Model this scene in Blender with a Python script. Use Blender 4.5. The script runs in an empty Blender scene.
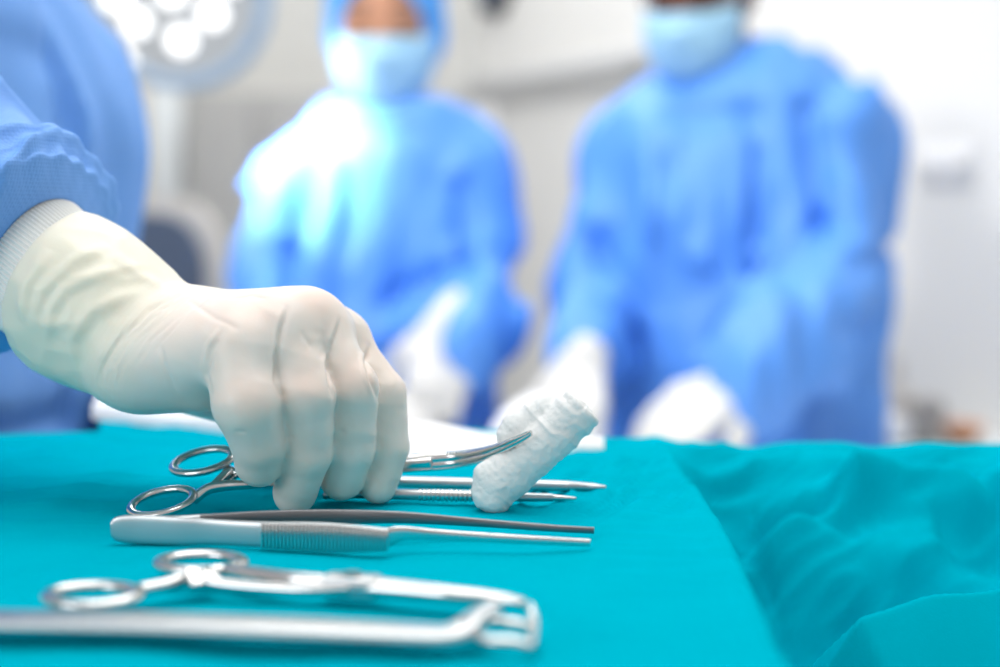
import bpy, bmesh, math, random
import numpy as np
from mathutils import Vector, Matrix

random.seed(4)
D = bpy.data
SC = bpy.context.scene
COL = SC.collection

# ------------------------------------------------------------------ camera, world, lights, exposure
FPX = 1500.0                       # focal length in pixels of the 1000 px frame
HOR = 220.0                        # image row of the horizon
CAMZ = 1.25                        # eye height of the camera
PITCH = math.atan((333.5 - HOR) / FPX)
cam_data = D.cameras.new('camera')
cam_data.sensor_width = 36.0
cam_data.lens = 36.0 * FPX / 1000.0
cam_data.clip_start = 0.02
cam_data.dof.use_dof = True
cam_data.dof.focus_distance = 0.586
cam_data.dof.aperture_fstop = 3.9
cam = D.objects.new('camera', cam_data)
COL.objects.link(cam)
cam.location = (0, 0, CAMZ)
cam.rotation_euler = (math.pi / 2 - PITCH, 0, 0)
SC.camera = cam

world = D.worlds.new('world')
SC.world = world
world.use_nodes = True
world.node_tree.nodes['Background'].inputs[0].default_value = (1.0, 0.98, 0.97, 1)
world.node_tree.nodes['Background'].inputs[1].default_value = 0.46

def light(name, kind, loc, target, energy, color=(1, 1, 1), **kw):
    l = D.lights.new(name, kind)
    l.energy = energy
    l.color = color
    for k, v in kw.items():
        setattr(l, k, v)
    o = D.objects.new(name, l)
    COL.objects.link(o)
    o.location = loc
    o.rotation_euler = (Vector(target) - Vector(loc)).to_track_quat('-Z', 'Y').to_euler()
    return o

light('ceiling_area_light', 'AREA', (0.2, 1.0, 2.9), (0.1, 1.2, 1), 29, (1.0, 0.985, 0.96), shape='RECTANGLE', size=1.8, size_y=1.8)
light('ceiling_area_light', 'AREA', (-0.55, 3.0, 2.9), (-0.3, 3.7, 0.6), 40, (1.0, 0.985, 0.96), shape='RECTANGLE', size=1.8, size_y=1.2)  # unseen light added to brighten the back walls
light('front_left_fill', 'AREA', (-1.7, -1.1, 2.0), (-0.12, 0.62, 1.15), 15, (0.92, 0.96, 1.0), shape='RECTANGLE', size=1.4, size_y=1.2)  # unseen fill, added to lift the sleeve and glove from the front
light('assistant_spot_light', 'SPOT', (-0.95, 1.25, 2.35), (-0.335, 2.36, 1.375), 2800, (1.0, 0.99, 0.97),
      spot_size=math.radians(7.0), spot_blend=0.7, shadow_soft_size=0.12)  # operating lamp out of view, overexposing the left assistant's shoulder

light('assistant_spot_light', 'SPOT', (-1.3, 0.7, 2.6), (0.15, 2.4, 1.15), 125, (1.0, 0.985, 0.97),
      spot_size=math.radians(38), spot_blend=0.6, shadow_soft_size=0.18)  # extra unseen spot, added to give the assistants' gowns shading and folds

SC.view_settings.view_transform = 'Standard'
SC.view_settings.look = 'None'
SC.view_settings.exposure = 0.32
SC.view_settings.gamma = 1
SC.view_settings.use_curve_mapping = False
SC.cycles.use_denoising = True
SC.cycles.max_bounces = 8

# ------------------------------------------------------------------ measuring helpers
CP, SP = math.cos(PITCH), math.sin(PITCH)
def W(u, v, d):
    """world point seen at image (u, v) whose distance along +Y is d"""
    x = (u - 500) / FPX
    zz = -(v - 333.5) / FPX
    ry = CP + zz * SP
    rz = -SP + zz * CP
    return Vector((x * d / ry, d, CAMZ + rz * d / ry))

def onplane(u, v, z):
    x = (u - 500) / FPX
    zz = -(v - 333.5) / FPX
    ry = CP + zz * SP
    rz = -SP + zz * CP
    t = (z - CAMZ) / rz
    return Vector((x * t, ry * t, z))

TZ = 1.132                          # height of the draped instrument table

# ------------------------------------------------------------------ object helpers
def link(name, me, mat=None, parent=None, smooth=True):
    o = D.objects.new(name, me)
    COL.objects.link(o)
    if mat is not None and len(me.materials) == 0:
        me.materials.append(mat)
    if smooth:
        me.polygons.foreach_set('use_smooth', [True] * len(me.polygons))
    if parent is not None:
        o.parent = parent
        o.matrix_parent_inverse = Matrix.Identity(4)
        o.location = -parent.location if parent.parent is None else (0, 0, 0)
    me.update()
    return o

def empty(name, loc):
    o = D.objects.new(name, None)
    o.empty_display_size = 0.05
    COL.objects.link(o)
    o.location = loc
    return o

def tag(o, label=None, cat=None, group=None, kind=None):
    if label: o['label'] = label
    if cat: o['category'] = cat
    if group: o['group'] = group
    if kind: o['kind'] = kind
    return o

def from_pydata(name, vs, fs):
    me = D.meshes.new(name)
    me.from_pydata([tuple(v) for v in vs], [], [tuple(f) for f in fs])
    me.validate()
    return me

def np_mesh(name, V, F):
    me = D.meshes.new(name)
    V = np.asarray(V, dtype=np.float32)
    F = np.asarray(F, dtype=np.int32)
    me.vertices.add(len(V))
    me.vertices.foreach_set('co', V.ravel())
    me.loops.add(F.size)
    me.loops.foreach_set('vertex_index', F.ravel())
    me.polygons.add(len(F))
    me.polygons.foreach_set('loop_start', np.arange(0, F.size, 4, dtype=np.int32))
    me.update(calc_edges=True)
    me.validate()
    return me

# value noise, vectorised
def _hash(ix, iy, iz):
    n = (ix * 374761393 + iy * 668265263 + iz * 1274126177) & 0xFFFFFFFF
    n = ((n ^ (n >> 13)) * 1103515245) & 0xFFFFFFFF
    return ((n ^ (n >> 16)) & 0xFFFF) / 65535.0
def vnoise(P):
    P = np.asarray(P, dtype=np.float64) + 1000.0
    I = np.floor(P).astype(np.int64)
    Fr = P - I
    Fr = Fr * Fr * (3 - 2 * Fr)
    r = 0
    for dx in (0, 1):
        wx = Fr[:, 0] if dx else 1 - Fr[:, 0]
        for dy in (0, 1):
            wy = Fr[:, 1] if dy else 1 - Fr[:, 1]
            for dz in (0, 1):
                wz = Fr[:, 2] if dz else 1 - Fr[:, 2]
                r = r + wx * wy * wz * _hash(I[:, 0] + dx, I[:, 1] + dy, I[:, 2] + dz)
    return r * 2 - 1
def fbm(P, o=3):
    r, a = 0, 1.0
    for k in range(o):
        r = r + a * vnoise(P * (2.03 ** k) + 17.3 * k)
        a *= 0.5
    return r
def ridged(P, o=2):
    r, a = 0, 1.0
    for k in range(o):
        r = r + a * (1 - 2 * np.abs(vnoise(P * (2.1 ** k) + 31.7 * k)))
        a *= 0.5
    return r

# signed distance modelling + surface nets
def cap(P, a, b, ra, rb):
    a = np.array(a, dtype=np.float32); b = np.array(b, dtype=np.float32)
    ab = b - a
    t = np.clip(((P - a) @ ab) / max(1e-12, float(ab @ ab)), 0, 1)
    q = P - a - t[:, None] * ab
    return np.sqrt((q * q).sum(1)) - (ra + (rb - ra) * t)
def chain(P, pts, rs, k=0.003):
    d = None
    for i in range(len(pts) - 1):
        c = cap(P, pts[i], pts[i + 1], rs[i], rs[i + 1])
        d = c if d is None else smin(d, c, k)
    return d
def smin(a, b, k):
    h = np.maximum(k - np.abs(a - b), 0) / k
    return np.minimum(a, b) - h * h * k * 0.25
def smax(a, b, k):
    return -smin(-a, -b, k)
def ellip(P, c, r, R=None):
    q = P - np.array(c, dtype=np.float32)
    if R is not None:
        q = q @ np.array(R, dtype=np.float32)       # columns of R are the ellipsoid's axes
    r = np.array(r, dtype=np.float32)
    k0 = np.sqrt(((q / r) ** 2).sum(1))
    k1 = np.sqrt(((q / (r * r)) ** 2).sum(1)) + 1e-9
    return k0 * (k0 - 1) / k1

def nets(name, f, lo, hi, res):
    lo = np.array(lo, dtype=np.float64); hi = np.array(hi, dtype=np.float64)
    n = np.ceil((hi - lo) / res).astype(int) + 1
    ax = [lo[i] + res * np.arange(n[i]) for i in range(3)]
    # coarse pass, then the fine grid only near the surface
    st = 4
    V = np.full(tuple(n), 1.0, dtype=np.float32)
    cn = [(n[i] + st - 1) // st for i in range(3)]
    cc = [lo[i] + res * (np.arange(cn[i]) * st + (st - 1) / 2) for i in range(3)]
    G = np.stack(np.meshgrid(*cc, indexing='ij'), -1).reshape(-1, 3).astype(np.float32)
    cv = f(G).reshape(cn)
    near = np.abs(cv) < res * st * 1.9
    big = np.repeat(np.repeat(np.repeat(cv, st, 0), st, 1), st, 2)[:n[0], :n[1], :n[2]]
    msk = np.repeat(np.repeat(np.repeat(near, st, 0), st, 1), st, 2)[:n[0], :n[1], :n[2]]
    V[:] = big
    idx = np.argwhere(msk)
    Pn = np.stack([ax[0][idx[:, 0]], ax[1][idx[:, 1]], ax[2][idx[:, 2]]], 1).astype(np.float32)
    out = np.empty(len(Pn), dtype=np.float32)
    for s in range(0, len(Pn), 400000):
        out[s:s + 400000] = f(Pn[s:s + 400000])
    V[msk] = out
    ins = V < 0
    m = [k - 1 for k in n]
    cnt = np.zeros(m, dtype=np.float32)
    acc = np.zeros(m + [3], dtype=np.float32)
    def sl(dx, dy, dz):
        return (slice(dx, dx + m[0]), slice(dy, dy + m[1]), slice(dz, dz + m[2]))
    for a in range(3):
        o1, o2 = [q for q in range(3) if q != a]
        for b1 in (0, 1):
            for b2 in (0, 1):
                s0 = [0, 0, 0]; s0[o1] = b1; s0[o2] = b2
                s1 = list(s0); s1[a] = 1
                A, B = V[sl(*s0)], V[sl(*s1)]
                c = (A < 0) != (B < 0)
                t = np.where(c, A / np.where(c, A - B, 1), 0)
                cnt += c
                acc[..., a] += np.where(c, t, 0)
                if b1: acc[..., o1] += c
                if b2: acc[..., o2] += c
    act = cnt > 0
    ids = np.full(m, -1, dtype=np.int64)
    ids[act] = np.arange(act.sum())
    ci = np.argwhere(act)
    Vv = lo + res * (ci + acc[act] / cnt[act][:, None])
    F = []
    for a in range(3):
        o1, o2 = [(1, 2), (2, 0), (0, 1)][a]
        s0 = [slice(None)] * 3; s1 = [slice(None)] * 3
        s0[a] = slice(0, n[a] - 1); s1[a] = slice(1, n[a])
        A, B = ins[tuple(s0)], ins[tuple(s1)]
        e = np.argwhere(A != B)
        if len(e) == 0: continue
        ok = (e[:, o1] > 0) & (e[:, o2] > 0) & (e[:, o1] < n[o1] - 1) & (e[:, o2] < n[o2] - 1)
        e = e[ok]
        def g(d1, d2):
            q = e.copy(); q[:, o1] -= d1; q[:, o2] -= d2
            return ids[q[:, 0], q[:, 1], q[:, 2]]
        quad = np.stack([g(1, 1), g(0, 1), g(0, 0), g(1, 0)], 1)
        flip = ~A[tuple(e.T)]
        quad[flip] = quad[flip][:, ::-1]
        F.append(quad)
    F = np.concatenate(F)
    F = F[(F >= 0).all(1)]
    return np_mesh(name, Vv, F)

def get_v(me):
    a = np.empty(len(me.vertices) * 3, dtype=np.float32)
    me.vertices.foreach_get('co', a)
    return a.reshape(-1, 3)
def get_n(me):
    a = np.empty(len(me.vertices) * 3, dtype=np.float32)
    me.vertices.foreach_get('normal', a)
    return a.reshape(-1, 3)
def displace(me, fn, smooth=0):
    v, nn = get_v(me), get_n(me)
    v = v + nn * np.asarray(fn(v, nn), dtype=np.float32)[:, None]
    me.vertices.foreach_set('co', v.astype(np.float32).ravel())
    me.update()
def relax(me, n, w=0.5):
    v = get_v(me).astype(np.float64)
    e = np.empty(len(me.edges) * 2, dtype=np.int64); me.edges.foreach_get('vertices', e); e = e.reshape(-1, 2)
    deg = np.bincount(e.ravel(), minlength=len(v)).astype(np.float64)[:, None]
    for _ in range(n):
        acc = np.stack([np.bincount(e[:, 0], v[e[:, 1], k], len(v)) + np.bincount(e[:, 1], v[e[:, 0], k], len(v)) for k in range(3)], 1)
        v = v * (1 - w) + w * acc / np.maximum(deg, 1)
    me.vertices.foreach_set('co', v.astype(np.float32).ravel()); me.update()
def set_tint(me, cols):
    at = me.color_attributes.new('tint', 'FLOAT_COLOR', 'POINT')
    c = np.ones((len(me.vertices), 4), dtype=np.float32)
    c[:, :3] = cols
    at.data.foreach_set('color', c.ravel())

# swept solids
def frames(pts, up):
    T = []
    n = len(pts)
    for i in range(n):
        t = (pts[min(i + 1, n - 1)] - pts[max(i - 1, 0)]).normalized()
        s = t.cross(up).normalized()
        T.append((t, s, s.cross(t).normalized()))
    return T
def spline(ctrl, n):
    """Catmull-Rom through control points given as (Vector, *scalars)"""
    P = [(Vector(c[0]), [float(x) for x in c[1:]]) for c in ctrl]
    P = [P[0]] + P + [P[-1]]
    out = []
    segs = len(P) - 3
    for i in range(n + 1):
        x = i / n * segs
        k = min(int(x), segs - 1)
        t = x - k
        def cr(a, b, c, d):
            return 0.5 * ((2 * b) + (-a + c) * t + (2 * a - 5 * b + 4 * c - d) * t * t + (-a + 3 * b - 3 * c + d) * t ** 3)
        v = cr(P[k][0], P[k + 1][0], P[k + 2][0], P[k + 3][0])
        s = [max(1e-5, cr(P[k][1][j], P[k + 1][1][j], P[k + 2][1][j], P[k + 3][1][j])) for j in range(len(P[0][1]))]
        out.append((v, s))
    return out
def sweep(bm, ctrl, up=Vector((0, 0, 1)), n=40, seg=12, power=2.0, closed=False):
    """ctrl: (point, half width, half height); super-elliptic cross-section"""
    S = spline(ctrl, n)
    pts = [s[0] for s in S]
    Fm = frames(pts, up)
    rings = []
    for (p, (w, h)), (t, s, u) in zip(S, Fm):
        ring = []
        for j in range(seg):
            a = 2 * math.pi * j / seg
            ca, sa = math.cos(a), math.sin(a)
            x = math.copysign(abs(ca) ** (2 / power), ca) * w
            y = math.copysign(abs(sa) ** (2 / power), sa) * h
            ring.append(bm.verts.new(p + s * x + u * y))
        rings.append(ring)
    for a, b in zip(rings, rings[1:]):
        for j in range(seg):
            bm.faces.new((a[j], a[(j + 1) % seg], b[(j + 1) % seg], b[j]))
    bm.faces.new(rings[0][::-1])
    bm.faces.new(rings[-1])
def ringtube(bm, c, ex, ey, ru, rv, w, seg=48, sec=10):
    """oval finger ring lying in the plane of ex, ey"""
    n = ex.cross(ey).normalized()
    R = []
    for i in range(seg):
        a = 2 * math.pi * i / seg
        p = c + ex * (ru * math.cos(a)) + ey * (rv * math.sin(a))
        r = (ex * (math.cos(a) * rv) + ey * (math.sin(a) * ru)).normalized()
        R.append([bm.verts.new(p + r * (w * 1.15 * math.cos(b)) + n * (w * 0.9 * math.sin(b)))
                  for b in [2 * math.pi * j / sec for j in range(sec)]])
    for i in range(seg):
        A, B = R[i], R[(i + 1) % seg]
        for j in range(sec):
            bm.faces.new((A[j], B[j], B[(j + 1) % sec], A[(j + 1) % sec]))
def add_box(bm, c, sx, sy, sz, R=None, bev=0.0):
    r = bmesh.ops.create_cube(bm, size=1.0)
    vs = r['verts']
    M = Matrix.Translation(Vector(c)) @ (R.to_4x4() if R is not None else Matrix.Identity(4)) @ Matrix.Diagonal((sx, sy, sz, 1))
    bmesh.ops.transform(bm, matrix=M, verts=vs)
    if bev:
        es = list({e for v in vs for e in v.link_edges})
        bmesh.ops.bevel(bm, geom=es, offset=bev, segments=3, affect='EDGES', profile=0.5)
def add_cyl(bm, a, b, r1, r2=None, seg=24):
    a, b = Vector(a), Vector(b)
    r2 = r1 if r2 is None else r2
    up = (b - a).normalized()
    o = up.orthogonal().normalized(); q = up.cross(o)
    A = [bm.verts.new(a + (o * math.cos(t) + q * math.sin(t)) * r1) for t in [2 * math.pi * j / seg for j in range(seg)]]
    B = [bm.verts.new(b + (o * math.cos(t) + q * math.sin(t)) * r2) for t in [2 * math.pi * j / seg for j in range(seg)]]
    for j in range(seg):
        bm.faces.new((A[j], A[(j + 1) % seg], B[(j + 1) % seg], B[j]))
    bm.faces.new(A[::-1]); bm.faces.new(B)
def finish(bm, name, mat, parent=None, smooth=True, angle=None):
    bmesh.ops.recalc_face_normals(bm, faces=bm.faces[:])
    me = D.meshes.new(name)
    bm.to_mesh(me); bm.free()
    o = link(name, me, mat, parent, smooth)
    if angle:
        try:
            me.set_sharp_from_angle(angle=math.radians(angle))
        except Exception:
            pass
    return o

# ------------------------------------------------------------------ materials
def mat(name, col, rough=0.5, metal=0.0, sss=0.0, sss_r=(0.01, 0.006, 0.004), tint=False, emit=None, es=0.0,
        bump=None, mottle=None, sheen=0.0, trans=0.0, spec=None):
    m = D.materials.new(name); m.use_nodes = True
    nt = m.node_tree; N = nt.nodes; L = nt.links
    b = N['Principled BSDF']
    b.inputs['Base Color'].default_value = (*col, 1)
    b.inputs['Roughness'].default_value = rough
    b.inputs['Metallic'].default_value = metal
    b.inputs['Subsurface Weight'].default_value = sss
    b.inputs['Subsurface Radius'].default_value = sss_r
    b.inputs['Subsurface Scale'].default_value = 1.0
    if sheen:
        b.inputs['Sheen Weight'].default_value = sheen
        b.inputs['Sheen Roughness'].default_value = 0.5
    if spec is not None: b.inputs['Specular IOR Level'].default_value = spec
    tc = N.new('ShaderNodeTexCoord')
    src = None
    if tint:
        a = N.new('ShaderNodeAttribute'); a.attribute_name = 'tint'
        src = a.outputs['Color']
        L.new(src, b.inputs['Base Color'])
    if mottle:                                   # (scale, amount): the material's own slight unevenness
        n = N.new('ShaderNodeTexNoise'); n.inputs['Scale'].default_value = mottle[0]; n.inputs['Detail'].default_value = 4
        L.new(tc.outputs['Object'], n.inputs['Vector'])
        mr = N.new('ShaderNodeMapRange')
        mr.inputs['To Min'].default_value = 1 - mottle[1]; mr.inputs['To Max'].default_value = 1 + mottle[1]
        L.new(n.outputs['Fac'], mr.inputs['Value'])
        mx = N.new('ShaderNodeMix'); mx.data_type = 'RGBA'; mx.blend_type = 'MULTIPLY'; mx.inputs['Factor'].default_value = 1
        if src: L.new(src, mx.inputs[6])
        else: mx.inputs[6].default_value = (*col, 1)
        L.new(mr.outputs['Result'], mx.inputs[7])
        L.new(mx.outputs[2], b.inputs['Base Color'])
    if bump:                                     # (kind, scale, strength, distance)
        kind, s, st, dist = bump
        if kind == 'noise':
            t = N.new('ShaderNodeTexNoise'); t.inputs['Scale'].default_value = s; t.inputs['Detail'].default_value = 3
            o = t.outputs['Fac']
        elif kind == 'dimple':
            t = N.new('ShaderNodeTexVoronoi'); t.inputs['Scale'].default_value = s; t.inputs['Randomness'].default_value = 0.15
            o = t.outputs['Distance']
        else:
            t = N.new('ShaderNodeTexWave'); t.inputs['Scale'].default_value = s
            t.bands_direction = 'X'
            o = t.outputs['Fac']
        L.new(tc.outputs['Object'], t.inputs['Vector'])
        bp = N.new('ShaderNodeBump'); bp.inputs['Strength'].default_value = st; bp.inputs['Distance'].default_value = dist
        L.new(o, bp.inputs['Height'])
        L.new(bp.outputs['Normal'], b.inputs['Normal'])
    if emit:
        b.inputs['Emission Color'].default_value = (*emit, 1)
        b.inputs['Emission Strength'].default_value = es
    if trans:
        tr = N.new('ShaderNodeBsdfTranslucent'); tr.inputs['Color'].default_value = (*col, 1)
        ms = N.new('ShaderNodeMixShader'); ms.inputs['Fac'].default_value = trans
        out = N['Material Output']
        L.new(b.outputs['BSDF'], ms.inputs[1]); L.new(tr.outputs['BSDF'], ms.inputs[2])
        L.new(ms.outputs['Shader'], out.inputs['Surface'])
    return m

M_drape = mat('teal_drape_cloth', (0.0, 0.37, 0.485), 0.85, bump=('noise', 1400, 0.25, 0.0004), mottle=(30, 0.05), spec=0.0)
M_gown = mat('blue_gown_cloth', (0.18, 0.39, 0.84), 0.6, bump=('dimple', 620, 0.6, 0.0004), spec=0.25)
M_gown2 = mat('blue_gown_cloth_plain', (0.080, 0.278, 0.76), 0.55, spec=0.6)
M_glove = mat('latex_glove', (0.8, 0.76, 0.7), 0.42, sss=0.25, sss_r=(0.006, 0.004, 0.003), tint=True, bump=('noise', 900, 0.12, 0.0003))
M_glove2 = mat('white_glove_rubber', (0.62, 0.61, 0.59), 0.5)
M_knit = mat('white_ribbed_knit', (0.86, 0.86, 0.82), 0.9, bump=('noise', 1800, 0.4, 0.0005))
M_steel = mat('polished_steel', (0.66, 0.65, 0.64), 0.17, metal=1.0)
M_satin = mat('satin_steel', (0.50, 0.52, 0.53), 0.33, metal=1.0, bump=('noise', 500, 0.05, 0.0002))
M_dark = mat('dark_steel', (0.20, 0.20, 0.21), 0.35, metal=1.0)
M_gauze = mat('white_gauze', (0.74, 0.75, 0.74), 0.9, sss=0.15, sss_r=(0.004, 0.004, 0.004), bump=('noise', 1500, 0.35, 0.0005))
M_white = mat('white_sheet_cloth', (0.90, 0.90, 0.90), 0.9)
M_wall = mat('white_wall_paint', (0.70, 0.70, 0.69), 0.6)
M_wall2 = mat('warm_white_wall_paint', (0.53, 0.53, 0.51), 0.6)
M_floor = mat('grey_vinyl_floor', (0.45, 0.46, 0.46), 0.4, mottle=(6, 0.08))
M_rail = mat('grey_rail_metal', (0.62, 0.63, 0.64), 0.4)
M_grey = mat('grey_cabinet_lacquer', (0.33, 0.33, 0.325), 0.5)
M_pale = mat('pale_blue_white_lacquer', (0.66, 0.70, 0.72), 0.5)
M_cream = mat('cream_plastic', (0.62, 0.58, 0.52), 0.5)
M_slate = mat('slate_blue_vinyl', (0.07, 0.10, 0.16), 0.5)
M_skin = mat('warm_brown_skin', (0.50, 0.24, 0.14), 0.5, sss=0.1)
M_skin2 = mat('dark_brown_skin', (0.12, 0.045, 0.03), 0.45, sss=0.05)
M_mask = mat('pale_blue_mask_cloth', (0.33, 0.57, 0.74), 0.8)
M_cap = mat('blue_cap_cloth', (0.10, 0.38, 0.80), 0.8)
M_hair = mat('black_hair', (0.015, 0.012, 0.01), 0.5)
M_eye = mat('eye_white', (0.8, 0.78, 0.75), 0.2)
M_black = mat('black_plastic', (0.03, 0.03, 0.035), 0.4)
M_lens = mat('lamp_lens_lit', (1, 1, 1), 0.3, emit=(1, 0.99, 0.97), es=1.3)
M_house = mat('lamp_housing_face', (0.50, 0.52, 0.53), 0.4)
M_rim = mat('lamp_blue_grey_rim', (0.33, 0.46, 0.62), 0.4)
M_orange = mat('orange_brown_plastic', (0.55, 0.28, 0.16), 0.5)
M_taupe = mat('taupe_grey_plastic', (0.33, 0.31, 0.29), 0.5)

# ------------------------------------------------------------------ the room
def quad_obj(name, pts, mat_, thick=None):
    me = from_pydata(name, pts, [list(range(len(pts)))])
    return me
def wall(name, a, b, z0, z1, mat_, t=0.1):
    """wall slab from plan point a to b, room side on the left of a->b"""
    a, b = Vector((*a, 0)), Vector((*b, 0))
    d = (b - a).normalized(); n = Vector((d.y, -d.x, 0))
    bm = bmesh.new()
    c = (a + b) / 2 + n * t / 2 + Vector((0, 0, (z0 + z1) / 2))
    R = Matrix((d, n, Vector((0, 0, 1)))).transposed()
    add_box(bm, c, (b - a).length, t, z1 - z0, R)
    o = finish(bm, name, mat_, smooth=False)
    return tag(o, kind='structure')
CORN = Vector((-0.06, 4.6, 0))
OBL = Vector((0.45, -0.9, 0)).normalized()
bm = bmesh.new(); add_box(bm, (0.2, 2.0, -0.05), 7.2, 7.6, 0.1)
tag(finish(bm, 'floor', M_floor, smooth=False), kind='structure')
bm = bmesh.new(); add_box(bm, (0.2, 2.0, 3.1), 7.2, 7.6, 0.1)
M_ceil = mat('white_ceiling_paint', (0.8, 0.8, 0.8), 0.7)
tag(finish(bm, 'ceiling', M_ceil, smooth=False), kind='structure')
P_end = CORN + OBL * 4.3
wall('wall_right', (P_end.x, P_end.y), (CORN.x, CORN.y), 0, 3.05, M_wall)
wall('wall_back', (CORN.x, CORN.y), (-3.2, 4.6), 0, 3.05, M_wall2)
# door frame strips on the back wall
def strip(name, u0, u1, v_top, d, m):
    a, b = W(u0, 220, d), W(u1, 220, d)
    zt = W(0, v_top, d).z
    bm = bmesh.new()
    add_box(bm, ((a.x + b.x) / 2, d, zt / 2), b.x - a.x, 0.06, zt, bev=0.006)
    return finish(bm, name, m)
tag(strip('door_1', 128, 152, 60, 4.50, M_cream), kind='structure')
tag(strip('trim_1', 153, 186, 60, 4.47, M_pale), kind='structure')
# grey cabinet
cab = empty('tall_cabinet', (W(245, 220, 4.25).x, 4.25, 0))
tag(cab, 'tall grey cabinet against the back wall behind the masked woman', 'cabinet')
a, b = W(187, 220, 4.2).x, W(330, 220, 4.2).x
zt = W(0, 92, 4.2).z
bm = bmesh.new(); add_box(bm, ((a + b) / 2, 4.38, zt / 2), b - a, 0.34, zt, bev=0.008)
finish(bm, 'body', M_grey, cab)
for s in (0, 1):
    w = (b - a) / 2
    bm = bmesh.new(); add_box(bm, (a + w * (s + 0.5), 4.2, zt / 2 + 0.03), w - 0.01, 0.02, zt - 0.12, bev=0.004)
    dr = finish(bm, 'door', M_grey, cab)
    bm = bmesh.new(); add_cyl(bm, (a + w + (s - 0.5) * 0.08, 4.17, 0.95), (a + w + (s - 0.5) * 0.08, 4.17, 1.15), 0.007)
    h = finish(bm, 'handle', M_rail, dr); h.location = (0, 0, 0)
# rail on the oblique wall
NW = Vector((-OBL.y, OBL.x, 0)); NW = -NW if NW.y > 0 else NW      # towards the room
RM = Matrix((OBL, -NW, Vector((0, 0, 1)))).transposed()
bm = bmesh.new()
c0 = CORN + OBL * 0.72 + NW * 0.05; c0.z = 1.655
add_box(bm, c0, 1.42, 0.03, 0.045, RM, bev=0.01)
for k in (-0.6, -0.2, 0.2, 0.6):
    p = c0 + OBL * k; add_cyl(bm, p, p - NW * 0.05, 0.012)
tag(finish(bm, 'equipment_rail', M_rail), 'long grey equipment rail on the white wall between the two assistants', 'rail')
bm = bmesh.new()
for k in (0.03, 0.12):
    c1 = CORN + OBL * k + NW * 0.03; c1.z = 0.8
    add_box(bm, c1, 0.035, 0.04, 1.6, RM, bev=0.008)
tag(finish(bm, 'trim_2', M_ceil), kind='structure')
# round dark fitting at the top
def wallpoint(u, v):
    x = (u - 500) / FPX
    # intersect the sight line with the oblique wall plane
    dv = W(u, v, 1.0) - Vector((0, 0, CAMZ))
    o = Vector((0, 0, CAMZ))
    t = (CORN - o).dot(NW) / dv.dot(NW)
    return o + dv * t
p = wallpoint(500, -11)
clk = empty('wall_clock', p + NW * 0.001)
tag(clk, 'small dark round clock high on the white wall, cut by top edge', 'clock')
bm = bmesh.new(); add_cyl(bm, p, p + NW * 0.035, 0.082, 0.078, 40); finish(bm, 'case', M_black, clk, angle=40)
bm = bmesh.new(); add_cyl(bm, p + NW * 0.035, p + NW * 0.037, 0.058, seg=40); finish(bm, 'dial', M_slate, clk, angle=40)
# outlet plate
p = wallpoint(948, 163)
so = empty('wall_outlet', p)
tag(so, 'white double wall outlet plate on the wall right of the standing assistant', 'outlet')
bm = bmesh.new(); add_box(bm, p + NW * 0.004, 0.13, 0.008, 0.075, RM, bev=0.003); finish(bm, 'plate', M_ceil, so)
for s in (-1, 1):
    bm = bmesh.new(); q = p + NW * 0.008 + OBL * s * 0.036
    add_cyl(bm, q, q + NW * 0.003, 0.022); finish(bm, 'socket', M_ceil, so)

# ------------------------------------------------------------------ surgical lamp
def surgical_lamp():
    c = W(176, -6, 3.5)
    n = (Vector((-0.05, -1.0, -0.30))).normalized()
    ex = n.cross(Vector((0, 0, 1))).normalized(); ey = ex.cross(n).normalized()
    R = 0.205
    root = empty('surgical_lamp', c)
    tag(root, 'round surgical lamp head with lit white lenses and blue-grey rim', 'surgical lamp')
    def disc(name, prof, m, par):
        bm = bmesh.new(); seg = 64; rings = []
        for (r, h) in prof:
            rings.append([bm.verts.new(c + (ex * math.cos(t) + ey * math.sin(t)) * r + n * h) for t in [2 * math.pi * j / seg for j in range(seg)]])
        for A, B in zip(rings, rings[1:]):
            for j in range(seg): bm.faces.new((A[j], A[(j + 1) % seg], B[(j + 1) % seg], B[j]))
        bm.faces.new(rings[0]); bm.faces.new(rings[-1])
        return finish(bm, name, m, par, angle=50)
    disc('housing', [(0.05, -0.10), (0.13, -0.07), (R * 0.93, -0.03), (R * 0.95, 0.0), (R * 0.93, 0.008)], M_house, root)
    bm = bmesh.new(); ringtube(bm, c, ex, ey, R, R, 0.017, 72, 12); finish(bm, 'rim', M_rim, root)
    spots = []
    for (u, v) in ((137, 22), (182, 40), (213, 14), (172, -8), (122, 60), (232, -22), (137, -30), (192, -55), (160, -75), (222, -62), (115, -4)):
        q = W(u, v, 3.5)
        dv = (q - Vector((0, 0, CAMZ))).normalized()
        t = (c - Vector((0, 0, CAMZ))).dot(n) / dv.dot(n)
        spots.append(Vector((0, 0, CAMZ)) + dv * t)
    for q in spots:
        bm = bmesh.new(); add_cyl(bm, q + n * 0.006, q + n * 0.014, 0.031, 0.028, 32)
        finish(bm, 'lens', M_lens, root, angle=50)
    bm = bmesh.new()
    sweep(bm, [(c - n * 0.09, 0.03, 0.03), (c - n * 0.22 + Vector((0, 0, 0.05)), 0.025, 0.025), (c - n * 0.30 + Vector((0, 0, 0.4)), 0.025, 0.025), (Vector((c.x, c.y + 0.3, 3.04)), 0.03, 0.03)], up=Vector((1, 0, 0)), n=30)
    finish(bm, 'arm', M_house, root)
surgical_lamp()

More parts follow.
